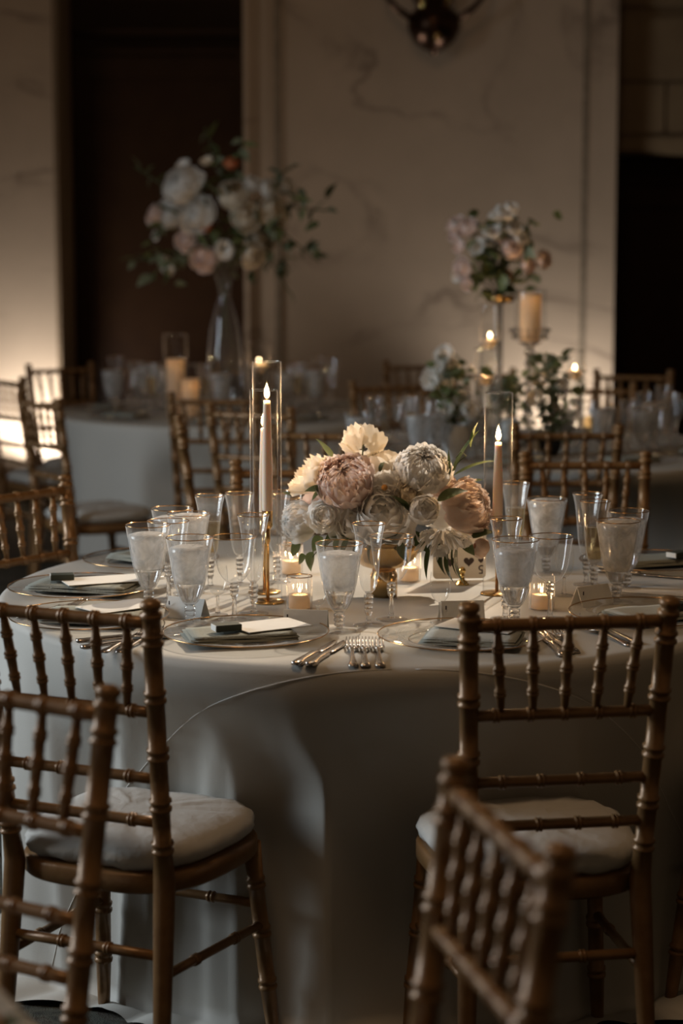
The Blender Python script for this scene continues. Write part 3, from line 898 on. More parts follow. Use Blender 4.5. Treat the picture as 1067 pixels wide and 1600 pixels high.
def cutlery(kind, tip, end, label):
    a = W(tip[0], tip[1], TZ); e = W(end[0], end[1], TZ)
    d = (a - e)
    rz = math.atan2(-d.x, d.y)
    if kind not in CUT:
        t = thing('table_fork' if kind == 'fork' else 'table_knife', label, 'fork' if kind == 'fork' else 'knife')
        if kind == 'fork': ob('handle', fk_h, t); ob('tines', fk_t, t)
        else: ob('handle', kn_h, t); ob('blade', kn_b, t)
        CUT[kind] = t
    else: t = copy_tree(CUT[kind])
    L = 0.205 if kind == 'fork' else 0.237
    u = d.normalized()
    p = e + u * L
    t.location = (p.x, p.y, TZ + 0.001); t.rotation_euler = (0, 0, rz); t['label'] = label
    return t

# plate facing the twin tapers
p = W(384, 999, TZ); charger(p, 'clear gold-rimmed charger plate in front of the twin tapers')
q = p + Vector((-0.01, -0.035, 0)); napkin(q, R(14), 'sage napkin folded on the plate in front of the twin tapers', (0.215, 0.115))
menu(p + Vector((0.045, 0.005, 0)), R(-58), TZ + 0.027, 'plain menu card on the napkin in front of the twin tapers', (0.10, 0.145))
matchbox(p + Vector((-0.035, -0.05, 0)), R(-68), TZ + 0.0285, 'matchbox with white striker side on the napkin in front of the twin tapers')
# plate in front of the playing card
p = W(721, 1004, TZ); charger(p, 'clear gold-rimmed charger plate in front of the playing card')
napkin(p + Vector((0.02, -0.03, 0)), R(-12), 'sage napkin folded on the plate in front of the playing card', (0.19, 0.13), True)
menu(p + Vector((0.04, 0.03, 0)), R(62), TZ + 0.027, 'menu card tilted over the plate in front of the playing card', (0.10, 0.16))
# next place towards the frosty goblet
p = W(1012, 968, TZ); charger(p, 'clear gold-rimmed charger plate showing between the chair spindles below the frosty goblet')
napkin(p + Vector((0.01, -0.02, 0)), R(28), 'sage napkin on the plate below the frosty goblet', (0.19, 0.12), True)
matchbox(p + Vector((0.05, -0.03, 0)), R(-50), TZ + 0.0285, 'matchbox on the napkin below the frosty goblet')
menu(W(1040, 925, TZ), R(65), TZ + 0.001, 'menu card lying on the cloth beside the frosty goblet')
# far place by the far chair
p = W(1012, 886, TZ); charger(p, 'charger plate at the place before the far chair beyond the frosty goblet')
napkin(p + Vector((0.01, 0.0, 0)), R(20), 'sage napkin on the far plate beyond the frosty goblet', (0.21, 0.12))
matchbox(p + Vector((0.07, -0.02, 0)), R(-50), TZ + 0.0285, 'matchbox with white end on the far napkin beyond the frosty goblet')
# two stacked-looking places by the chair that faces them
p = W(140, 973, TZ); charger(p, 'clear charger plate framed by the spindles of the chair by the table seam')
napkin(p + Vector((0.01, -0.01, 0)), R(-8), 'sage napkin framed by the spindles of the chair by the table seam', (0.21, 0.13))
menu(p + Vector((0.06, 0.04, 0)), R(-50), TZ + 0.027, 'menu card on the napkin framed by the chair spindles', (0.10, 0.16))
p = W(128, 926, TZ); charger(p, 'clear charger plate on the cloth edge before the chair facing across')
napkin(p + Vector((0.005, -0.005, 0)), R(-14), 'sage napkin with a dark matchbox on the cloth edge before the chair facing across', (0.235, 0.125))
menu(p + Vector((0.05, 0.01, 0)), R(-68), TZ + 0.027, 'menu card on the napkin before the chair facing across', (0.10, 0.19))
matchbox(p + Vector((-0.045, 0.01, 0)), R(-80), TZ + 0.0285, 'dark green matchbox on the napkin before the chair facing across')
p = W(236, 882, TZ); charger(p, 'charger plate behind the overlapping goblets, partly hidden')
napkin(p + Vector((0.0, 0.0, 0)), R(-40), 'sage napkin on the plate behind the overlapping goblets')

for i, (a, e, l) in enumerate([((548, 992), (552, 1043), 'fork nearest the knives in the row of three forks'), ((568, 996), (571, 1043), 'shorter middle fork in the row of three forks'), ((588, 993), (594, 1043), 'fork nearest the plate before the playing card in the row of three'),
        ((274, 974), (160, 1022), 'fork poking past the back post beside the plate before the twin tapers'), ((292, 974), (185, 1022), 'fork whose tines lie against the rim of the plate before the twin tapers'), ((170, 938), (28, 968), 'fork beside the two stacked sage napkins'),
        ((854, 976), (900, 1022), 'fork lying over the knives behind the chair spindles'), ((882, 973), (985, 1011), 'fork with its tines under the chair rail beside another fork'), ((898, 972), (1000, 1008), 'fork furthest along behind the chair spindles')]):
    cutlery('fork', a, e, l)
for i, (a, e, l) in enumerate([((535, 1000), (460, 1042), 'knife whose handle ends furthest from the row of three forks'), ((548, 1000), (482, 1043), 'knife lying next to the row of three forks'),
        ((240, 995), (118, 1006), 'knife behind the spindles next to the framed sage napkin'), ((240, 1000), (126, 1016), 'knife nearest the table edge behind the spindles'),
        ((845, 985), (892, 1024), 'knife under the fork behind the chair spindles'), ((845, 992), (880, 1028), 'knife beside the plate before the playing card, behind the chair spindles'),
        ((215, 905), (100, 907), 'knife shining at the edge of the far sage setting'), ((1060, 905), (930, 893), 'knife beside the far plate beyond the frosty goblet')]):
    cutlery('knife', a, e, l)
tent(478, 985, -8, 'white tent place card beside the ice goblet and three forks')
tent(292, 965, -28, 'white tent place card behind the ice goblet by the fork tips')
tent(722, 970, 6, 'white tent place card between the playing card and its plate')
tent(925, 945, 35, 'white tent place card at the feet of the two champagne flutes')

# ------------------------------------------------------------------ candles
def flame_mesh(h=0.034, r=0.0062):
    return B().lathe([(0.0006, 0), (r * 0.62, h * 0.08), (r * 0.95, h * 0.22), (r, h * 0.34), (r * 0.82, h * 0.52), (r * 0.50, h * 0.72), (r * 0.2, h * 0.9), (0.0003, h)], 14).mesh('flame', M['flame'])
FLAME = flame_mesh()
FLAME_S = flame_mesh(0.022, 0.0055)

def lit(parent, z, power, small=False, x=0, y=0, tiny=False):
    B().lathe([(0.0008, z - 0.004), (0.0007, z + 0.008)], 6).build('wick', M['wick'], parent, loc=(x, y, 0))
    fo = ob('flame', FLAME_S if small else FLAME, parent, (x, y, z + 0.003))
    if tiny: fo.scale = (0.6, 0.6, 0.6)
    if power:
        w = parent.matrix_world if False else parent.location
        point('candle_light', (w.x + x, w.y + y, w.z + z + (0.012 if small else 0.018)), power, WARM, 0.005)

def taper_set(px, base_y, Htube, z_cup, z_top, power, who, lean=0.0):
    p = W(px, base_y, TZ); x, y = p.x, p.y
    t = thing('candle_holder', 'gold rod candle holder on a round foot, ' + who, 'candle holder', (x, y, TZ + 0.0005))
    B().lathe([(0.036, 0), (0.037, 0.002), (0.035, 0.004), (0.008, 0.006)], 32).build('foot', M['gold'], t)
    B().lathe([(0.0038, 0.005), (0.0038, z_cup - 0.05), (0.006, z_cup - 0.045), (0.006, z_cup - 0.020)], 12).build('rod', M['gold'], t)
    B().lathe([(0.006, z_cup - 0.020), (0.0115, z_cup - 0.012), (0.0115, z_cup + 0.022), (0.010, z_cup + 0.022), (0.010, z_cup - 0.002)], 20, cap1=True).build('cup', M['gold'], t)
    c = thing('taper_candle', 'pale lit taper candle inside a glass tube, ' + who, 'candle', (x, y, TZ))
    B().lathe([(0.0095, z_cup), (0.0115, z_cup + 0.03), (0.0112, (z_cup + z_top) / 2), (0.0080, z_top - 0.01), (0.0068, z_top - 0.001), (0.003, z_top)], 20).build('wax_body', M['wax'], c)
    lit(c, z_top, power)
    g = thing('glass_tube', 'tall clear glass chimney tube, ' + who, 'candle tube', (x, y, TZ + 0.0065))
    B().lathe([(0.0312, 0), (0.0312, Htube)], 64, cap0=False, cap1=False).build('tube', M['glass'], g)
    ob('rim', torus_mesh('rim', 0.0306, 0.0009, Htube, M['stem'], 40), g)
taper_set(418.5, 941, 0.520, 0.180, 0.443, 1.2, 'the tall front one of the pair')
taper_set(413.5, 926, 0.450, 0.150, 0.372, 0.9, 'the shorter rear one of the pair')
taper_set(776, 928, 0.445, 0.150, 0.342, 1.3, 'the single one beside the playing card')

def votive(p, label, power=0.12, gold=True, h=0.072, r=0.027, z=TZ):
    t = thing('votive_holder', label, 'candle holder', (p.x, p.y, z + 0.0005))
    fl = lambda zz, a: 1 + 0.035 * math.cos(14 * a)
    B().lathe([(r * 0.96, 0.001), (r, 0.004), (r, h)], 56, fl, cap0=True, cap1=False).build('glass_cup', M['cut_glass'], t)
    if gold: ob('gold_rim', torus_mesh('gold_rim', r, 0.0011, h, M['rim'], 40), t)
    c = thing('votive_candle', 'small wax candle glowing inside the ' + label, 'candle', (p.x, p.y, z + 0.003))
    B().lathe([(r * 0.84, 0.0), (r * 0.84, h * 0.42), (r * 0.5, h * 0.40)], 24).build('wax_body', M['ivory_wax'], c)
    lit(c, h * 0.42, power, True, tiny=True)
votive(W(468, 952, TZ), 'ribbed gold-rimmed votive glass behind the tent card', 0.10)
votive(W(639, 908, TZ), 'ribbed votive glass beside the gold compote bowl', 0.16)
votive(W(846, 952, TZ), 'ribbed votive glass behind the cut wine glass', 0.12, False)
votive(W(455, 897, TZ), 'ribbed votive glass behind the trailing ivy', 0.16)

# ------------------------------------------------------------------ playing card table number on its brass stand
p = W(722, 914, TZ)
st = thing('card_stand', 'little brass knob stand in front of the playing card', 'card stand', (p.x, p.y, TZ + 0.0005))
B().lathe([(0.016, 0), (0.0165, 0.003), (0.012, 0.005), (0.013, 0.008), (0.006, 0.012), (0.0045, 0.020), (0.006, 0.024)], 20).build('foot', M['brass'], st)
B().lathe([(0.003, 0.024), (0.0065, 0.027), (0.0085, 0.033), (0.0065, 0.039), (0.002, 0.042)], 16).build('knob', M['brass'], st)
cw, chh = 0.125, 0.185
pc = W(718, 908, TZ)
card = thing('playing_card', 'large white playing card with hearts standing behind the peonies', 'card', (pc.x, pc.y + 0.012, TZ + 0.004), R(6))
def rounded(w, h, r, n=6):
    pts = []
    for cx, cy, a0 in ((w / 2 - r, h - r, 0), (-w / 2 + r, h - r, PI / 2), (-w / 2 + r, r, PI), (w / 2 - r, r, 1.5 * PI)):
        for k in range(n + 1):
            a = a0 + PI / 2 * k / n
            pts.append((cx + r * math.cos(a), cy + r * math.sin(a)))
    return pts
def plate_xy(b, pts, y0, y1):
    n = len(pts)
    v = [(x, y0, z) for x, z in pts] + [(x, y1, z) for x, z in pts]
    b.add(v, [tuple(range(n)), tuple(range(2 * n - 1, n - 1, -1))] + [(i, i + n, (i + 1) % n + n, (i + 1) % n) for i in range(n)])
b = B(); plate_xy(b, rounded(cw, chh, 0.010), -0.0006, 0.0006); cb = b.build('card_sheet', M['card'], card, smooth=False)
def heart(cx, cz, s):
    pts = []
    for k in range(32):
        a = 2 * PI * k / 32
        pts.append((cx + s * 16 * math.sin(a) ** 3 / 17, cz + s * (13 * math.cos(a) - 5 * math.cos(2 * a) - 2 * math.cos(3 * a) - math.cos(4 * a)) / 17))
    return pts
for cx, cz, s in ((0.022, 0.040, 0.013), (-0.022, 0.040, 0.013), (0.0, 0.092, 0.013), (0.022, 0.145, 0.013), (-0.022, 0.145, 0.013), (0.0505, 0.042, 0.007), (-0.0505, 0.143, 0.007)):
    b = B(); plate_xy(b, list(reversed(heart(cx, cz, s))), -0.0011, -0.0007); b.build('heart_pip', M['ink'], card, smooth=False)
def digit(x, z, s, flip):
    cu = bpy.data.curves.new('numeral', 'FONT'); cu.body = '5'; cu.size = s; cu.extrude = 0.0001; cu.align_x = 'CENTER'; cu.align_y = 'CENTER'
    o = bpy.data.objects.new('tmp_numeral', cu); C.objects.link(o)
    dg = bpy.context.evaluated_depsgraph_get(); m = bpy.data.meshes.new_from_object(o.evaluated_get(dg))
    bpy.data.objects.remove(o); m.materials.clear(); m.materials.append(M['ink'])
    n = ob('numeral', m, card, (x, -0.0010, z), (PI / 2, flip, 0))
    return n
digit(0.0505, 0.022, 0.030, PI); digit(-0.0505, 0.163, 0.030, 0)

# ------------------------------------------------------------------ flowers
def petal_flower(layers, seed, mat, name='blossom', nu=6, nv=6):
    """each layer: n petals hugging a ball: (n, rho, th0, th1, halfwidth, flare, ruffle, notch)"""
    rnd = random.Random(seed); b = B()
    for li, (n, rho, th0, th1, hw, flare, ruf, notch) in enumerate(layers):
        a0 = rnd.uniform(0, 2 * PI)
        for k in range(n):
            az = a0 + 2 * PI * k / n + rnd.uniform(-0.12, 0.12)
            rr = rho * rnd.uniform(0.94, 1.06); t1 = th1 + rnd.uniform(-0.05, 0.05) * PI
            ph = rnd.uniform(0, 6.28); ph2 = rnd.uniform(0, 6.28); tw = rnd.uniform(-0.10, 0.10)
            def fn(u, v):
                s = (u - 0.5) * 2
                w = hw * (0.30 + 0.70 * math.sin(min(1.0, v * 1.25) * PI / 2)) * (1.0 if v < 0.7 else math.sqrt(max(0.0, 1 - ((v - 0.7) / 0.36) ** 2)))
                vv = v - notch * v * v * (0.5 + 0.5 * math.cos(s * 11 + ph2)) - 0.07 * s * s * v
                th = (th0 + (t1 - th0) * vv)
                r = rr * (1 + flare * v ** 3 + ruf * v * v * math.sin(s * 6 + ph) + 0.04 * s * (1 if k % 2 else -1) + 0.05 * (s * s) * v)
                a = az + s * w + tw * v
                return (r * math.sin(th) * math.cos(a), r * math.sin(th) * math.sin(a), -r * math.cos(th))
            b.grid(fn, nu, nv)
    return b.mesh(name, mat)

P5 = PI
def peony_layers(r):
    L = [(5, 0.40 * r, 0.2 * P5, 0.98 * P5, 0.75, 0.02, 0.10, 0.12)]
    for k in range(9):
        t = k / 8
        L.append((7 + k // 2, r * (0.58 + 0.36 * t), 0.16 * P5, (0.965 - 0.27 * t) * P5, 0.56 - 0.06 * t, 0.01 + 0.05 * t, 0.05, 0.13))
    L.append((9, r * 0.98, 0.12 * P5, 0.62 * P5, 0.50, 0.12, 0.05, 0.12))
    return L
def rose_layers(r):
    L = [(2, 0.16 * r, 0.25 * P5, 0.97 * P5, 1.6, 0.0, 0.03, 0.0), (3, 0.27 * r, 0.22 * P5, 0.94 * P5, 1.2, 0.03, 0.03, 0.0)]
    for k in range(5):
        t = k / 4
        L.append((4 + k // 2, r * (0.44 + 0.46 * t), 0.16 * P5, (0.91 - 0.27 * t) * P5, 0.95 - 0.15 * t, 0.04 + 0.12 * t, 0.04, 0.03))
    L.append((6, r * 1.03, 0.12 * P5, 0.54 * P5, 0.75, 0.28, 0.05, 0.03))
    return L
def ranunculus_layers(r):
    return [(5 + k // 3, r * (0.30 + 0.70 * k / 9), 0.14 * P5, (0.97 - 0.035 * k) * P5, 0.85, -0.02, 0.012, 0.0) for k in range(10)]
def cup_layers(r):
    return [(6, r * 0.75, 0.1 * P5, 0.62 * P5, 0.7, 0.15, 0.05, 0.10), (7, r * 0.9, 0.1 * P5, 0.58 * P5, 0.65, 0.22, 0.06, 0.12), (8, r, 0.1 * P5, 0.52 * P5, 0.6, 0.3, 0.06, 0.12)]
FM = {}
def fmesh(kind, mat, seed):
    key = (kind, mat, seed)
    if key not in FM:
        L = {'peony': peony_layers, 'rose': rose_layers, 'ranunculus': ranunculus_layers, 'open': cup_layers}[kind](1.0)
        FM[key] = petal_flower(L, seed, M[mat], kind, 7 if kind != 'ranunculus' else 6, 7)
    return FM[key]

def aim(d): return Vector(d).normalized().to_track_quat('Z', 'Y').to_euler()
def bloom(root, kind, mat, seed, loc, r, d, name=None):
    o = ob(name or kind, fmesh(kind, mat, seed), root, Vector(loc) - root.location, aim(d))
    o.scale = (r, r, r)
    return o

def leaf_mesh(mat, wide=0.28, bend=0.5):
    b = B()
    def fn(u, v):
        s = (u - 0.5) * 2
        w = wide * math.sin(PI * v ** 0.75) * 0.5 if v < 1 else 0.0
        a = bend * v * v
        return (s * w, v * math.cos(a * 0.5), -v * math.sin(a * 0.5) + 0.10 * abs(s) * w * 2)
    b.grid(fn, 4, 8)
    return b.mesh('leaf', M[mat])
LEAF = {k: leaf_mesh(*a) for k, a in {'broad': ('leaf', 0.50, 0.5), 'lance': ('leaf', 0.24, 0.3), 'lit': ('leaf_lit', 0.34, 0.3), 'ivy': ('leaf_lit', 0.85, 0.6), 'grey': ('leaf_grey', 0.55, 0.5), 'needle': ('leaf', 0.12, 0.2)}.items()}
def leaf(root, kind, base, tip, roll=0.0):
    base = Vector(base); tip = Vector(tip); d = tip - base
    q = d.to_track_quat('Y', 'Z') @ Quaternion((0, 1, 0), roll)
    o = ob('leaf', LEAF[kind], root, base - root.location, q.to_euler())
    o.scale = (d.length,) * 3
    return o
def stalk(root, pts, r=0.002, name='stem', mat='bark'):
    return B().tube([Vector(p) - root.location for p in pts], r, 6).build(name, M[mat], root)

# gold compote and the peony centrepiece
p = W(600, 934, TZ); cx0, cy0 = p.x, p.y + 0.02
cp = thing('compote_bowl', 'gold pedestal compote bowl holding the peony centrepiece', 'bowl', (cx0, cy0, TZ + 0.0005))
B().lathe([(0.030, 0), (0.030, 0.050), (0.026, 0.056), (0.026, 0.062)], 40).build('pedestal', M['gold'], cp)
B().lathe([(0.026, 0.062), (0.050, 0.070), (0.072, 0.090), (0.082, 0.115), (0.084, 0.128), (0.080, 0.128), (0.070, 0.095), (0.045, 0.078)], 40, cap1=True).build('bowl', M['gold'], cp)
fl = thing('peony_centrepiece', 'low centrepiece of blush peonies, white roses and ranunculus in the gold compote', 'flower arrangement', (cx0, cy0, TZ + 0.10))
fy = cy0
def FP(px, py, dy=0.0): return V(px, py, fy + dy)
s_px = fy * 1.0 / FPX * 1.02
for kind, mat, seed, px, py, dy, rp, d in [
    ('peony', 'pet_blush', 1, 540, 752, -0.03, 43, (-0.25, -0.75, 0.75)),
    ('peony', 'pet_white', 2, 660, 734, -0.02, 41, (0.05, -0.65, 0.85)),
    ('peony', 'pet_peach', 3, 733, 791, 0.0, 41, (0.85, -0.35, 0.30)),
    ('open', 'pet_cream', 4, 478, 738, 0.02, 31, (-0.75, -0.05, 0.65)),
    ('open', 'pet_cream', 5, 567, 690, 0.06, 28, (-0.05, 0.80, 0.50)),
    ('rose', 'pet_cream', 6, 606, 724, 0.05, 29, (0.1, 0.2, 0.95)),
    ('rose', 'pet_white', 7, 598, 801, -0.06, 42, (0.05, -0.9, 0.45)),
    ('rose', 'pet_white', 8, 553, 822, -0.05, 31, (-0.35, -0.8, 0.3)),
    ('ranunculus', 'pet_white', 9, 662, 797, -0.085, 23, (0.12, -0.95, 0.35)),
    ('rose', 'pet_white', 10, 506, 806, -0.05, 20, (-0.25, -0.95, 0.15)),
    ('peony', 'pet_white', 11, 465, 815, 0.0, 30, (-0.85, -0.35, 0.15)),
    ('open', 'pet_white', 12, 603, 757, -0.055, 17, (-0.1, -0.95, 0.25)),
    ('rose', 'pet_cream', 13, 639, 771, -0.055, 17, (0.1, -0.9, 0.3)),
    ('ranunculus', 'pet_peach', 14, 752, 857, -0.01, 15, (0.8, 0.3, -0.4)),
    ('rose', 'pet_peach', 15, 690, 752, 0.03, 26, (0.5, 0.2, 0.8)),
    ('rose', 'pet_blush', 16, 500, 785, 0.02, 20, (-0.5, 0.2, 0.5)),
    ('peony', 'pet_white', 17, 585, 780, 0.10, 38, (0.0, 0.8, 0.6)),
    ('rose', 'pet_white', 18, 680, 790, 0.10, 32, (0.5, 0.8, 0.4)),
    ('rose', 'pet_blush', 19, 500, 790, 0.10, 32, (-0.5, 0.8, 0.4))]:
    bloom(fl, kind, mat, seed, FP(px, py, dy), rp * s_px, d, {'open': 'open_blossom'}.get(kind))
b = B().lathe([(0.001, 0), (0.006, 0.001), (0.007, 0.004), (0.004, 0.007), (0.001, 0.008)], 10)
b.build('flower_centre', M['pistil'], fl, loc=FP(601, 762, -0.072) - fl.location, rot=aim((-0.1, -0.95, 0.2)))
stalk(fl, [FP(566, 715, 0.02), FP(567, 700, 0.025), FP(568, 684, 0.03)], 0.0018)
for kind, a, c, dy, rl in [
    ('lit', (523, 722), (497, 680), 0.02, 0.3), ('broad', (505, 765), (473, 762), -0.04, 0.8), ('broad', (640, 800), (612, 765), -0.07, 0.2), ('lance', (645, 800), (625, 785), -0.07, 0.0),
    ('lance', (700, 760), (737, 664), 0.02, 0.4), ('lance', (705, 745), (770, 710), 0.02, 0.2), ('broad', (682, 783), (726, 758), -0.06, 0.6), ('broad', (730, 760), (752, 744), 0.03, 0.4),
    ('broad', (735, 840), (771, 825), -0.03, 0.6), ('broad', (708, 850), (704, 905), -0.06, 1.3), ('broad', (690, 845), (684, 900), -0.06, 1.5), ('broad', (715, 850), (712, 918), -0.05, 1.2), ('lance', (672, 850), (660, 906), -0.07, 1.4),
    ('broad', (600, 720), (590, 740), 0.0, 0.2), ('lance', (625, 748), (602, 740), -0.03, 0.5), ('broad', (560, 850), (510, 830), -0.02, 0.4), ('broad', (525, 830), (500, 858), -0.02, 1.0), ('broad', (545, 790), (580, 770), -0.02, 0.2),
    ('ivy', (505, 840), (482, 860), -0.05, 1.2), ('ivy', (530, 842), (519, 868), -0.06, 1.2), ('ivy', (490, 862), (478, 893), -0.05, 1.3), ('ivy', (478, 868), (462, 880), -0.03, 1.2), ('broad', (600, 835), (640, 850), -0.03, 1.0), ('broad', (640, 830), (670, 862), -0.04, 1.0),
    ('broad', (620, 840), (590, 868), 0.0, 1.0), ('broad', (720, 840), (742, 868), -0.03, 1.1), ('needle', (703, 745), (700, 700), -0.01, 0.4), ('lance', (700, 765), (712, 715), 0.0, 0.8), ('broad', (545, 850), (560, 872), -0.03, 1.0), ('ivy', (470, 850), (450, 868), 0.0, 1.2),
    ('broad', (560, 845), (548, 885), -0.09, 1.1), ('broad', (580, 848), (572, 884), -0.09, 1.2), ('broad', (545, 840), (528, 872), -0.08, 1.1), ('broad', (625, 845), (632, 880), -0.09, 1.2), ('broad', (700, 855), (696, 912), -0.09, 1.0), ('lance', (735, 700), (742, 655), 0.02, 0.5), ('broad', (455, 775), (440, 765), 0.02, 0.4), ('ivy', (500, 770), (482, 782), -0.02, 0.8)]:
    leaf(fl, kind, FP(*a, dy), FP(*c, dy - 0.015), rl)
stalk(fl, [FP(520, 845, -0.03), FP(498, 858, -0.045), FP(487, 872, -0.05), FP(484, 888, -0.05)], 0.001, 'vine')
stalk(fl, [FP(700, 745, 0), FP(716, 722, 0), FP(728, 712, -0.01), (FP(720, 706, -0.01)), FP(712, 716, -0.01)], 0.0012, 'tendril')
# white tubular buds hanging below the ranunculus
rnd = random.Random(44)
bud = B().lathe([(0.0012, 0), (0.0016, 0.010), (0.0022, 0.018), (0.0034, 0.026), (0.0030, 0.032), (0.0008, 0.037)], 8).mesh('tubular_bud', M['pet_white'])
star = None
for k in range(46):
    cxp, cyp = (692, 826) if k < 34 else (640, 822)
    ang = rnd.uniform(-1.25, 1.25) + (0.1 if k < 34 else -0.5)
    rr = rnd.uniform(4, 34 if k < 34 else 14)
    base = FP(cxp + math.sin(ang) * rr, cyp + math.cos(ang) * rr * 0.8, -0.085 + rnd.uniform(-0.02, 0.03))
    o = ob('tubular_bud', bud, fl, base - fl.location, aim((math.sin(ang) * 0.7, -0.5 + rnd.uniform(-0.4, 0.3), -math.cos(ang) * 0.9)))
    s = rnd.uniform(0.75, 1.25); o.scale = (s, s, s)
for px, py in ((707, 842), (690, 862), (725, 848), (668, 838)):
    bloom(fl, 'open', 'pet_white', 12, FP(px, py, -0.10), 0.014, (0.1, -0.8, -0.5), 'starry_blossom')

# ------------------------------------------------------------------ background table: tall trumpet vase
def vase_lathe(prof, n=40): return B().lathe(prof, n, None, cap0=True, cap1=False)
pv = V(352, 640, LY - 0.05)
bz = TZ + 0.0005
zt = V(352, 408, LY - 0.05).z - TZ
zn = V(352, 462, LY - 0.05).z - TZ
tv = thing('trumpet_vase', 'tall clear hourglass vase lifting white flowers before the dark doorway', 'vase', (pv.x, pv.y, bz))
vase_lathe([(0.070, 0.0), (0.078, 0.01), (0.080, 0.12), (0.078, zn * 0.5), (0.066, zn * 0.72), (0.040, zn * 0.90), (0.022, zn), (0.030, zn + (zt - zn) * 0.35), (0.052, zn + (zt - zn) * 0.75), (0.066, zt)]).build('glass_body', M['cut_glass'], tv)
ob('rim', torus_mesh('rim', 0.066, 0.002, zt, M['stem'], 40), tv)
ob('neck_bead', torus_mesh('neck_bead', 0.024, 0.005, zn, M['stem'], 24), tv)
ta = thing('tall_bouquet', 'lofty bouquet of white hydrangea, roses and dark greenery above the trumpet vase', 'flower arrangement', (pv.x, pv.y, bz + zt))
sL = (LY - 0.05) / FPX
def LP(px, py, dy=0.0): return V(px, py, pv.y + dy)
rnd = random.Random(8)
FLO = [('peony', 'pet_white', 285, 290, 34), ('peony', 'pet_white', 270, 330, 30), ('rose', 'pet_white', 310, 335, 28), ('peony', 'pet_cream', 365, 305, 27), ('rose', 'pet_cream', 385, 340, 24), ('rose', 'pet_cream', 427, 333, 24), ('peony', 'pet_cream', 405, 380, 26),
       ('rose', 'pet_white', 420, 295, 15), ('rose', 'pet_white', 448, 290, 14), ('rose', 'pet_white', 395, 287, 14), ('rose', 'pet_orange', 361, 255, 11), ('rose', 'pet_blush', 240, 335, 15), ('rose', 'pet_blush', 318, 405, 20), ('open', 'pet_white', 260, 415, 15), ('rose', 'pet_orange', 323, 355, 8), ('rose', 'pet_cream', 395, 400, 18), ('open', 'pet_white', 305, 280, 16), ('open', 'pet_white', 350, 390, 14), ('rose', 'pet_blush', 290, 375, 18), ('open', 'pet_white', 462, 308, 10), ('open', 'pet_white', 285, 258, 12), ('open', 'pet_cream', 322, 250, 9), ('open', 'pet_white', 242, 368, 8)]
for i, (k, m, x, y, r) in enumerate(FLO):
    dx = (x - 350) / 90; dz = -(y - 350) / 90
    bloom(ta, k, m, 1 + i % 3, LP(x, y, -0.10 + 0.12 * abs(dx) + rnd.uniform(-0.05, 0.05)), 0.86 * r * sL, (dx, -0.8, dz * 0.7 + 0.2), {'open': 'open_blossom'}.get(k))
for cxp, cyp, ux, uy, n in [(350, 400, -150, 10, 12), (350, 380, -140, -120, 12), (360, 330, -40, -130, 10), (360, 330, 20, -120, 9), (380, 340, 140, -10, 16), (390, 350, 110, 60, 14), (390, 380, 60, 75, 14), (340, 380, -110, 55, 12), (340, 330, -60, -60, 10), (360, 370, 0, 60, 12), (400, 320, 60, -60, 8)]:
    a = LP(cxp, cyp, 0.02); e = LP(cxp + ux, cyp + uy, rnd.uniform(-0.15, 0.1))
    mid = (a + e) / 2 + Vector((0, 0, 0.04))
    stalk(ta, [a, mid, e], 0.0035, 'branch')
    for k in range(n):
        t = 0.25 + 0.75 * k / n
        q = a.lerp(mid, t * 2) if t < 0.5 else mid.lerp(e, t * 2 - 1)
        d = Vector((rnd.uniform(-1, 1), rnd.uniform(-0.7, 0.3), rnd.uniform(-0.9, 0.7))).normalized() * rnd.uniform(0.05, 0.095)
        leaf(ta, rnd.choice(['broad', 'lit', 'grey', 'grey']), q, q + d, rnd.uniform(-1, 1))
for k in range(110):
    x = rnd.gauss(352, 62); y = rnd.gauss(350, 38)
    q = LP(x, y, rnd.uniform(-0.12, 0.12)); d = Vector((rnd.uniform(-1, 1), rnd.uniform(-0.8, 0.2), rnd.uniform(-0.8, 0.8))).normalized() * rnd.uniform(0.06, 0.12)
    leaf(ta, rnd.choice(['broad', 'lit', 'grey']), q, q + d, rnd.uniform(-1, 1))
for sx in (-0.03, 0.0, 0.025):
    stalk(ta, [LP(350 + sx * 900, 380), Vector((pv.x + sx * 0.3, pv.y, bz + zn)), Vector((pv.x - sx * 1.2, pv.y + sx, bz + zn * 0.55))], 0.003)

def hurricane(px, top_y, cy_, Y, wpx, label, power=0.9, h_candle=None):
    """clear cylinder with a pillar candle whose top stands at pixel cy_"""
    p = V(px, 640, Y); r = wpx / 2 * Y / FPX; H = V(px, top_y, Y).z - TZ; hc = V(px, cy_, Y).z - TZ
    g = thing('hurricane_glass', 'clear glass cylinder around ' + label, 'candle holder', (p.x, p.y, TZ + 0.0005))
    B().lathe([(r * 0.97, 0.0), (r, 0.006), (r, H)], 36, cap0=True, cap1=False).build('cylinder', M['glass'], g)
    ob('rim', torus_mesh('rim', r, 0.0016, H, M['stem'], 36), g)
    c = thing('pillar_candle', label, 'candle', (p.x, p.y, TZ + 0.006))
    rc = r * 0.80
    B().lathe([(rc, 0), (rc, hc), (rc * 0.86, hc), (rc * 0.80, hc - 0.045), (rc * 0.2, hc - 0.05)], 28).build('wax_body', M['ivory_wax'], c)
    lit(c, hc - 0.048, power, True)
hurricane(275, 523, 563, LY - 0.30, 36, 'thick ivory candle with glowing top, taller one beside the trumpet vase', 1.1)
hurricane(298, 570, 594, LY - 0.42, 34, 'thick ivory candle with glowing top, shorter one beside the trumpet vase', 1.1)

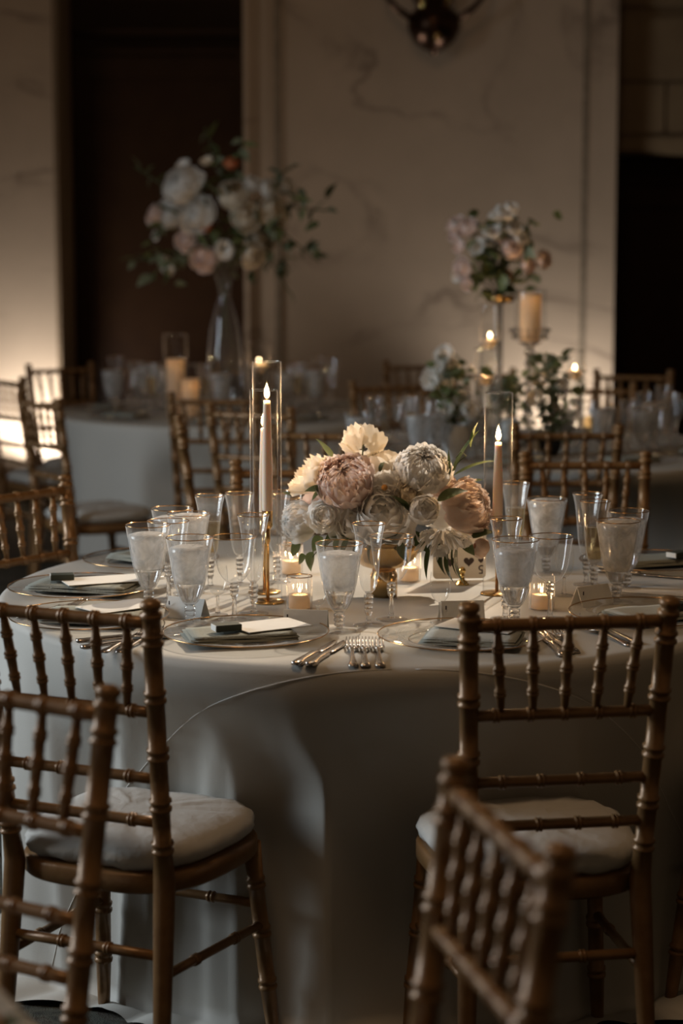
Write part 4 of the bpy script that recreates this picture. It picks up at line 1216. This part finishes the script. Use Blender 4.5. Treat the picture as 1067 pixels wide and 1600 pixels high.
def floater(px, top_y, fy_, Y, wpx, label, power=0.5):
    """tall cylinder of water with a floating candle, flame at pixel fy_"""
    p = V(px, 640, Y); r = wpx / 2 * Y / FPX; H = V(px, top_y, Y).z - TZ; hf = V(px, fy_ + 8, Y).z - TZ
    g = thing('water_cylinder', 'water-filled tube under ' + label, 'candle holder', (p.x, p.y, TZ + 0.0005))
    B().lathe([(r * 0.97, 0.0), (r, 0.006), (r, H)], 32, cap0=True, cap1=False).build('cylinder', M['glass'], g)
    ob('rim', torus_mesh('rim', r, 0.0016, H, M['stem'], 32), g)
    B().lathe([(r * 0.90, 0.008), (r * 0.93, 0.012), (r * 0.93, hf - 0.015)], 24).build('water', M['water'], g)
    c = thing('floating_candle', label, 'candle', (p.x, p.y, TZ))
    B().lathe([(r * 0.45, hf - 0.035), (r * 0.78, hf - 0.016), (r * 0.82, hf - 0.004), (r * 0.4, hf - 0.002)], 20).build('wax_body', M['ivory_wax'], c)
    lit(c, hf, power, True)
floater(405, 535, 560, LY + 0.15, 34, 'floating candle flickering above the rim of the front taper tube', 0.6)
floater(764, 478, 521, RY - 0.12, 30, 'floating candle in the taller of two tubes under the rose bouquet', 0.6)
floater(757, 545, 578, RY - 0.30, 32, 'floating candle in the shorter of two tubes under the rose bouquet', 0.6)
floater(897, 548, 571, RY + 0.12, 28, 'floating candle in front of the bright wall beside the leafy arrangement', 0.6)
floater(600, 700, 708, RY - 0.35, 16, 'small candle twinkling behind the cream rose', 0.3)

# ------------------------------------------------------------------ crystal candle stand and rose bouquet on the other table
pc2 = V(826, 690, RY - 0.05); zc = V(826, 535, RY - 0.05).z - TZ; ztop = V(826, 455, RY - 0.05).z - TZ
cs = thing('crystal_candle_stand', 'tall crystal candle stand with a bead-hung cup', 'candle holder', (pc2.x, pc2.y, TZ + 0.0005))
B().lathe([(0.075, 0), (0.075, 0.008), (0.03, 0.02), (0.014, 0.04)], 28).build('foot', M['stem'], cs)
pr = [(0.012, 0.04)]
nb = 9
for k in range(nb):
    z0 = 0.04 + (zc - 0.06) * k / nb; dz = (zc - 0.06) / nb
    pr += [(0.011, z0 + dz * 0.05), (0.021, z0 + dz * 0.35), (0.021, z0 + dz * 0.6), (0.011, z0 + dz * 0.95)]
B().lathe(pr + [(0.012, zc - 0.02), (0.035, zc - 0.005), (0.05, zc)], 20).build('stem', M['stem'], cs)
B().lathe([(0.030, zc), (0.055, zc + 0.03), (0.060, zc + 0.06), (0.059, ztop)], 36, cap0=True, cap1=False).build('cup', M['glass'], cs)
ob('cup_rim', torus_mesh('cup_rim', 0.059, 0.0018, ztop, M['stem'], 36), cs)
bead = B().lathe([(0.001, -0.010), (0.008, -0.004), (0.010, 0), (0.008, 0.004), (0.001, 0.010)], 8).mesh('crystal_bead', M['stem'])
for k in range(14):
    a = 2 * PI * k / 14
    for q in range(2):
        ob('crystal_bead', bead, cs, ((0.062 + 0.008 * (1 - q)) * math.cos(a), (0.062 + 0.008 * (1 - q)) * math.sin(a), zc + 0.045 - 0.024 * q))
cc = thing('pillar_candle', 'tall amber pillar candle in the cup of the crystal stand', 'candle', (pc2.x, pc2.y, TZ + zc + 0.004))
hcc = ztop - zc - 0.012
B().lathe([(0.038, 0.0), (0.040, 0.02), (0.040, hcc), (0.034, hcc), (0.031, hcc - 0.05), (0.006, hcc - 0.055)], 28).build('wax_body', M['ivory_wax'], cc)
lit(cc, hcc - 0.052, 1.3, True)

pb = V(779, 690, RY + 0.15); zd = V(779, 470, RY + 0.15).z - TZ
rs_ = thing('flower_stand', 'slim clear column stand with a bronze dish for the rose bouquet', 'stand', (pb.x, pb.y, TZ + 0.0005))
B().lathe([(0.06, 0), (0.06, 0.010), (0.012, 0.012)], 28).build('foot', M['stem'], rs_)
B().lathe([(0.012, 0.010), (0.012, zd - 0.01)], 16).build('column', M['stem'], rs_)
B().lathe([(0.012, zd - 0.012), (0.05, zd - 0.005), (0.062, zd + 0.02), (0.058, zd + 0.02), (0.04, zd)], 28, cap1=True).build('dish', M['gold'], rs_)
rb = thing('rose_bouquet', 'airy bouquet of pink roses and greenery on the slim clear stand', 'flower arrangement', (pb.x, pb.y, TZ + zd))
sR = RY / FPX
def RP(px, py, dy=0.0): return V(px, py, pb.y + dy)
rnd = random.Random(19)
for i, (k, m, x, y, r) in enumerate([('rose', 'pet_blush', 712, 350, 13), ('open', 'pet_blush', 710, 365, 11), ('rose', 'pet_blush', 730, 355, 14), ('open', 'pet_blush', 716, 385, 10), ('rose', 'pet_blush', 722, 420, 15), ('rose', 'pet_peach', 787, 434, 12), ('rose', 'pet_peach', 851, 405, 12), ('rose', 'pet_blush', 825, 415, 11), ('open', 'pet_white', 790, 330, 14), ('open', 'pet_white', 770, 360, 13), ('open', 'pet_white', 805, 355, 13), ('open', 'pet_white', 745, 385, 12), ('rose', 'pet_blush', 800, 390, 13), ('rose', 'pet_blush', 780, 370, 11), ('open', 'pet_white', 815, 370, 11), ('open', 'pet_white', 765, 400, 12), ('open', 'pet_white', 775, 335, 10), ('open', 'pet_white', 800, 322, 9), ('rose', 'pet_blush', 730, 445, 9), ('open', 'pet_white', 712, 432, 8)]):
    bloom(rb, k, m, 1 + i % 3, RP(x, y, rnd.uniform(-0.08, 0.06)), r * sR, ((x - 780) / 80, -0.7, (420 - y) / 90), {'open': 'open_blossom'}.get(k))
for k in range(90):
    t = rnd.random()
    x = 782 + rnd.gauss(0, 28 + 10 * t); y = 455 - 115 * t + rnd.gauss(0, 8)
    q = RP(x, y, rnd.uniform(-0.05, 0.10)); d = Vector((rnd.uniform(-1, 1), rnd.uniform(-0.8, 0.2), rnd.uniform(-0.5, 0.9))).normalized() * rnd.uniform(0.045, 0.085)
    leaf(rb, rnd.choice(['grey', 'ivy', 'broad', 'ivy', 'lit']), q, q + d, rnd.uniform(-1, 1))
for x, y in ((712, 360), (722, 420), (851, 405), (825, 415), (790, 330), (805, 355), (770, 345)):
    stalk(rb, [RP(779, 462), RP((779 + x) / 2, (450 + y) / 2 + 4), RP(x, y)], 0.003)

def low_flowers(px, base_y, Y, label, vlabel, spec, nleaf, spread, seed, vr=0.05, vh=0.11, mats=('grey', 'broad', 'ivy'), vm='vase_white'):
    q = V(px, 650, Y); rn = random.Random(seed)
    v = thing('low_vase', vlabel, 'vase', (q.x, q.y, TZ + 0.0005))
    B().lathe([(vr * 0.55, 0), (vr * 0.6, 0.006), (vr * 0.85, vh * 0.4), (vr, vh), (vr * 0.93, vh), (vr * 0.8, vh * 0.5)], 28, cap1=True).build('vase_body', M[vm], v)
    ob('lip', torus_mesh('lip', vr * 0.965, 0.003, vh, M[vm], 28), v)
    a = thing('small_bouquet', label, 'flower arrangement', (q.x, q.y, TZ + vh))
    for i, (k, m, x, y, r) in enumerate(spec):
        bloom(a, k, m, 1 + i % 3, V(x, y, q.y + rn.uniform(-0.07, 0.05)), r * Y / FPX, ((x - px) / 60, -0.8, 0.4), {'open': 'open_blossom'}.get(k))
        stalk(a, [Vector((q.x, q.y, TZ + vh * 0.8)), V((x + px) / 2, (y + base_y) / 2, q.y), V(x, y, q.y)], 0.0025)
    for k in range(nleaf):
        x = px + rn.gauss(0, spread[0]); y = spread[1] + rn.random() * (base_y - spread[1])
        l = V(x, y, q.y + rn.uniform(-0.08, 0.08)); d = Vector((rn.uniform(-1, 1), rn.uniform(-0.8, 0.2), rn.uniform(-0.3, 0.9))).normalized() * rn.uniform(0.03, 0.058)
        leaf(a, rn.choice(mats), l, l + d, rn.uniform(-1, 1))
low_flowers(713, 662, RY - 0.45, 'white clustered blooms with one tall spray in a white vase', 'white vase behind the ivory peony', [('open', 'pet_white', 693, 552, 13), ('open', 'pet_white', 702, 575, 14), ('open', 'pet_white', 672, 590, 15), ('open', 'pet_white', 690, 600, 14), ('open', 'pet_white', 680, 575, 13), ('open', 'pet_white', 712, 635, 14), ('open', 'pet_white', 735, 640, 12), ('open', 'pet_white', 695, 640, 12), ('open', 'pet_white', 725, 625, 12)], 70, (18, 560), 5, 0.055, 0.13, ('grey', 'lit', 'ivy'))
low_flowers(860, 690, RY - 0.28, 'leafy bouquet with loose pale blooms beside the crystal stand', 'dark vase lost under the leafy bouquet', [('open', 'pet_cream', 843, 590, 12), ('open', 'pet_white', 862, 575, 10), ('open', 'pet_cream', 850, 690, 14), ('open', 'pet_white', 878, 600, 9), ('open', 'pet_cream', 835, 620, 11), ('open', 'pet_white', 868, 640, 9)], 190, (20, 555), 6, 0.045, 0.06, ('lit', 'grey', 'grey', 'ivy', 'broad'), 'black')
low_flowers(793, 640, RY + 0.30, 'rounded moss-green posy behind the single taper tube', 'white vase under the moss-green posy', [('open', 'pet_cream', 790, 612, 8), ('open', 'pet_cream', 802, 606, 7)], 110, (12, 592), 7, 0.045, 0.08, ('grey', 'ivy', 'grey'))
# blurred bouquet at the edge of the near table
q = Vector((FX + 0.74, FY + 0.13, 0))
nv_ = thing('low_vase', 'small bronze vase on the near table that the blurred chairs face', 'vase', (q.x, q.y, TZ + 0.0005))
B().lathe([(0.03, 0), (0.035, 0.005), (0.042, 0.025), (0.036, 0.040), (0.03, 0.036)], 24, cap1=True).build('vase_body', M['bronze'], nv_)
ob('lip', torus_mesh('lip', 0.036, 0.003, 0.040, M['bronze'], 24), nv_)
nb_ = thing('small_bouquet', 'blurred orange and green posy on the near table', 'flower arrangement', (q.x, q.y, TZ + 0.036))
rnd = random.Random(77)
for k in range(7):
    d = Vector((rnd.uniform(-1, 1), rnd.uniform(-1, 1), rnd.uniform(0.2, 1))).normalized()
    bloom(nb_, 'rose', ('pet_orange', 'pet_peach', 'pet_cream')[k % 3], 1 + k % 3, nb_.location + d * 0.04 + Vector((0, 0, 0.012)), 0.026, d)
for k in range(14):
    d = Vector((rnd.uniform(-1, 1), rnd.uniform(-1, 1), rnd.uniform(0, 0.8))).normalized()
    leaf(nb_, 'broad', nb_.location + d * 0.02, nb_.location + d * 0.085, rnd.uniform(-1, 1))

# ------------------------------------------------------------------ blurred glasses and settings on the far tables
rnd = random.Random(5)
g1 = 'glasses crowded on the trumpet vase table'
spots = [(170, 8.75), (188, 8.60), (205, 8.72), (214, 8.95), (228, 8.58), (243, 8.75), (252, 9.0), (262, 8.55), (182, 9.15), (235, 9.25), (318, 8.60), (332, 8.75), (345, 8.50), (372, 8.62), (388, 8.80), (448, 8.85), (462, 8.70), (478, 8.85), (492, 8.75), (508, 8.90), (518, 9.05), (470, 9.2), (498, 9.25), (452, 9.1)]
ring = lambda tx, ty, angs: [(tx + 0.63 * math.cos(R(a)), ty + 0.63 * math.sin(R(a)), 0.165) for a in angs]
ANG_L = (-95, -140, -60, 175, -20); ANG_R = (-100, -60, -20, -145, 170)
FI = relax([[V(px, 640, Y + 0.42).x, Y + 0.42, 0.053, 0.040] for px, Y in spots], ring(LX, LY, ANG_L) + [(pv.x, pv.y, 0.09), (V(275, 640, LY - 0.30).x, LY - 0.30, 0.065), (V(298, 640, LY - 0.42).x, LY - 0.42, 0.065), (V(405, 640, LY + 0.15).x, LY + 0.15, 0.06)])
for i, (px, Y) in enumerate(spots):
    k = ['goblet_full', 'wine', 'flute', 'goblet', 'flute_full', 'wine_cut'][i % 6]
    glass(k, (FI[i][0], FI[i][1], TZ + 0.0005), {'goblet_full': 'blurred ice goblet heaped full among the glasses round the trumpet vase', 'goblet': 'blurred ice goblet among the glasses round the trumpet vase', 'wine': 'blurred plain wine glass among the glasses round the trumpet vase', 'wine_cut': 'blurred cut wine glass among the glasses round the trumpet vase', 'flute': 'blurred empty flute among the glasses round the trumpet vase', 'flute_full': 'blurred flute of champagne among the glasses round the trumpet vase'}[k], g1 + ', ' + k.replace('_', ' '), px * 0.3).scale = (1.1, 1.1, 1.12)
g2 = 'glasses spread on the crystal stand table'
spots2 = [(588, 7.35), (604, 7.20), (620, 7.45), (636, 7.25), (648, 7.1), (660, 7.55), (672, 7.3), (744, 7.0), (912, 7.15), (928, 7.05), (942, 7.2), (978, 7.35), (992, 7.15), (1005, 7.3), (1022, 7.1), (1012, 7.6), (1034, 7.5), (1048, 7.65), (1062, 7.4), (890, 7.3), (1056, 7.9), (1036, 8.0), (680, 7.1), (630, 7.7)]
FI = relax([[V(px, 640, Y).x, Y, 0.048, 0.036] for px, Y in spots2], ring(RX, RY, ANG_R) + [(pc2.x, pc2.y, 0.08), (pb.x, pb.y, 0.07), (V(713, 650, RY - 0.45).x, RY - 0.45, 0.06), (V(860, 650, RY - 0.28).x, RY - 0.28, 0.06)])
for i, (px, Y) in enumerate(spots2):
    k = ['flute', 'goblet', 'wine', 'flute_full', 'goblet_full', 'wine_cut'][i % 6]
    glass(k, (FI[i][0], FI[i][1], TZ + 0.0005), {'goblet_full': 'blurred ice goblet heaped full on the crystal stand table', 'goblet': 'blurred ice goblet on the crystal stand table', 'wine': 'blurred plain wine glass on the crystal stand table', 'wine_cut': 'blurred cut wine glass on the crystal stand table', 'flute': 'blurred empty flute on the crystal stand table', 'flute_full': 'blurred flute of champagne on the crystal stand table'}[k], g2 + ', ' + k.replace('_', ' '), px * 0.3)
for (tx, ty, angs, who) in ((LX, LY, ANG_L, 'trumpet vase table'), (RX, RY, ANG_R, 'crystal stand table')):
    for j, a in enumerate(angs):
        q = Vector((tx + 0.63 * math.cos(R(a)), ty + 0.63 * math.sin(R(a)), 0))
        t = charger(q, 'blurred charger plate at the edge of the ' + who); t['group'] = 'blurred plates on the ' + who
        n = napkin(q, R(a + 100), 'blurred sage napkin at the edge of the ' + who); n['group'] = 'blurred napkins on the ' + who

# ------------------------------------------------------------------ wall sconce and floor uplights
ps = V(676, 40, YW)
so = thing('wall_sconce', 'dark bronze wall sconce with curling arms on the marble', 'sconce', (ps.x, YW - 0.01, ps.z))
Mx = Matrix.Rotation(R(90), 4, 'X')
B().lathe([(0.125, 0.0), (0.13, 0.02), (0.10, 0.045), (0.04, 0.06)], 32, None, Matrix.Translation((0, 0, 0.20)) @ Mx).build('backplate', M['bronze'], so)
B().lathe([(0.004, -0.185), (0.02, -0.18), (0.025, -0.165), (0.06, -0.155), (0.12, -0.11), (0.155, -0.04), (0.155, 0.02), (0.12, 0.07), (0.07, 0.10), (0.05, 0.16), (0.07, 0.20)], 36).build('urn', M['bronze'], so, loc=(0, -0.16, 0))
B().lathe([(0.002, -0.03), (0.014, -0.02), (0.018, 0), (0.012, 0.015), (0.004, 0.02)], 16).build('finial', M['gold'], so, loc=(0.01, -0.31, -0.09))
for s in (-1, 1):
    arm = B().tube([(s * 0.06, -0.18, 0.02), (s * 0.14, -0.22, 0.02), (s * 0.22, -0.25, 0.07), (s * 0.29, -0.26, 0.15), (s * 0.31, -0.26, 0.24), (s * 0.30, -0.26, 0.32)], [0.02, 0.02, 0.018, 0.016, 0.016, 0.02], 10).build('arm', M['bronze'], so)
    B().lathe([(0.02, 0), (0.05, 0.02), (0.055, 0.03), (0.02, 0.035)], 20).build('drip_pan', M['bronze'], arm, loc=(s * 0.30, -0.26, 0.32))
    B().lathe([(0.016, 0.03), (0.016, 0.16)], 16).build('candle_sleeve', M['ivory_wax'], arm, loc=(s * 0.30, -0.26, 0.32))
    B().tube([(s * 0.05, -0.22, 0.04), (s * 0.075, -0.27, 0.10), (s * 0.09, -0.28, 0.16), (s * 0.075, -0.27, 0.22)], 0.014, 8).build('leaf_scroll', M['gold'], so)

def uplight(px, label, power, tilt=0.12, deg=75, Y=YW - 0.32, tz=3.2):
    x = V(px, 640, Y).x
    u = thing('uplight', label, 'uplight', (x, Y, 0))
    B().lathe([(0.09, 0.0), (0.09, 0.02), (0.07, 0.03), (0.07, 0.12), (0.075, 0.13), (0.065, 0.125)], 24, cap1=False).build('housing', M['black'], u)
    B().lathe([(0.062, 0.10), (0.062, 0.104)], 20).build('lens', M['lens'], u)
    spot('uplight_beam', (x, Y, 0.16), (x, Y + tilt * tz + 0.15, tz), power, (1.0, 0.97, 0.93), deg, 0.7, 0.06)
uplight(58, 'round floor uplight at the foot of the glowing pilaster', 82.0, deg=150)
uplight(885, 'round floor uplight at the foot of the marble beside the black doorway', 54.0, deg=120)
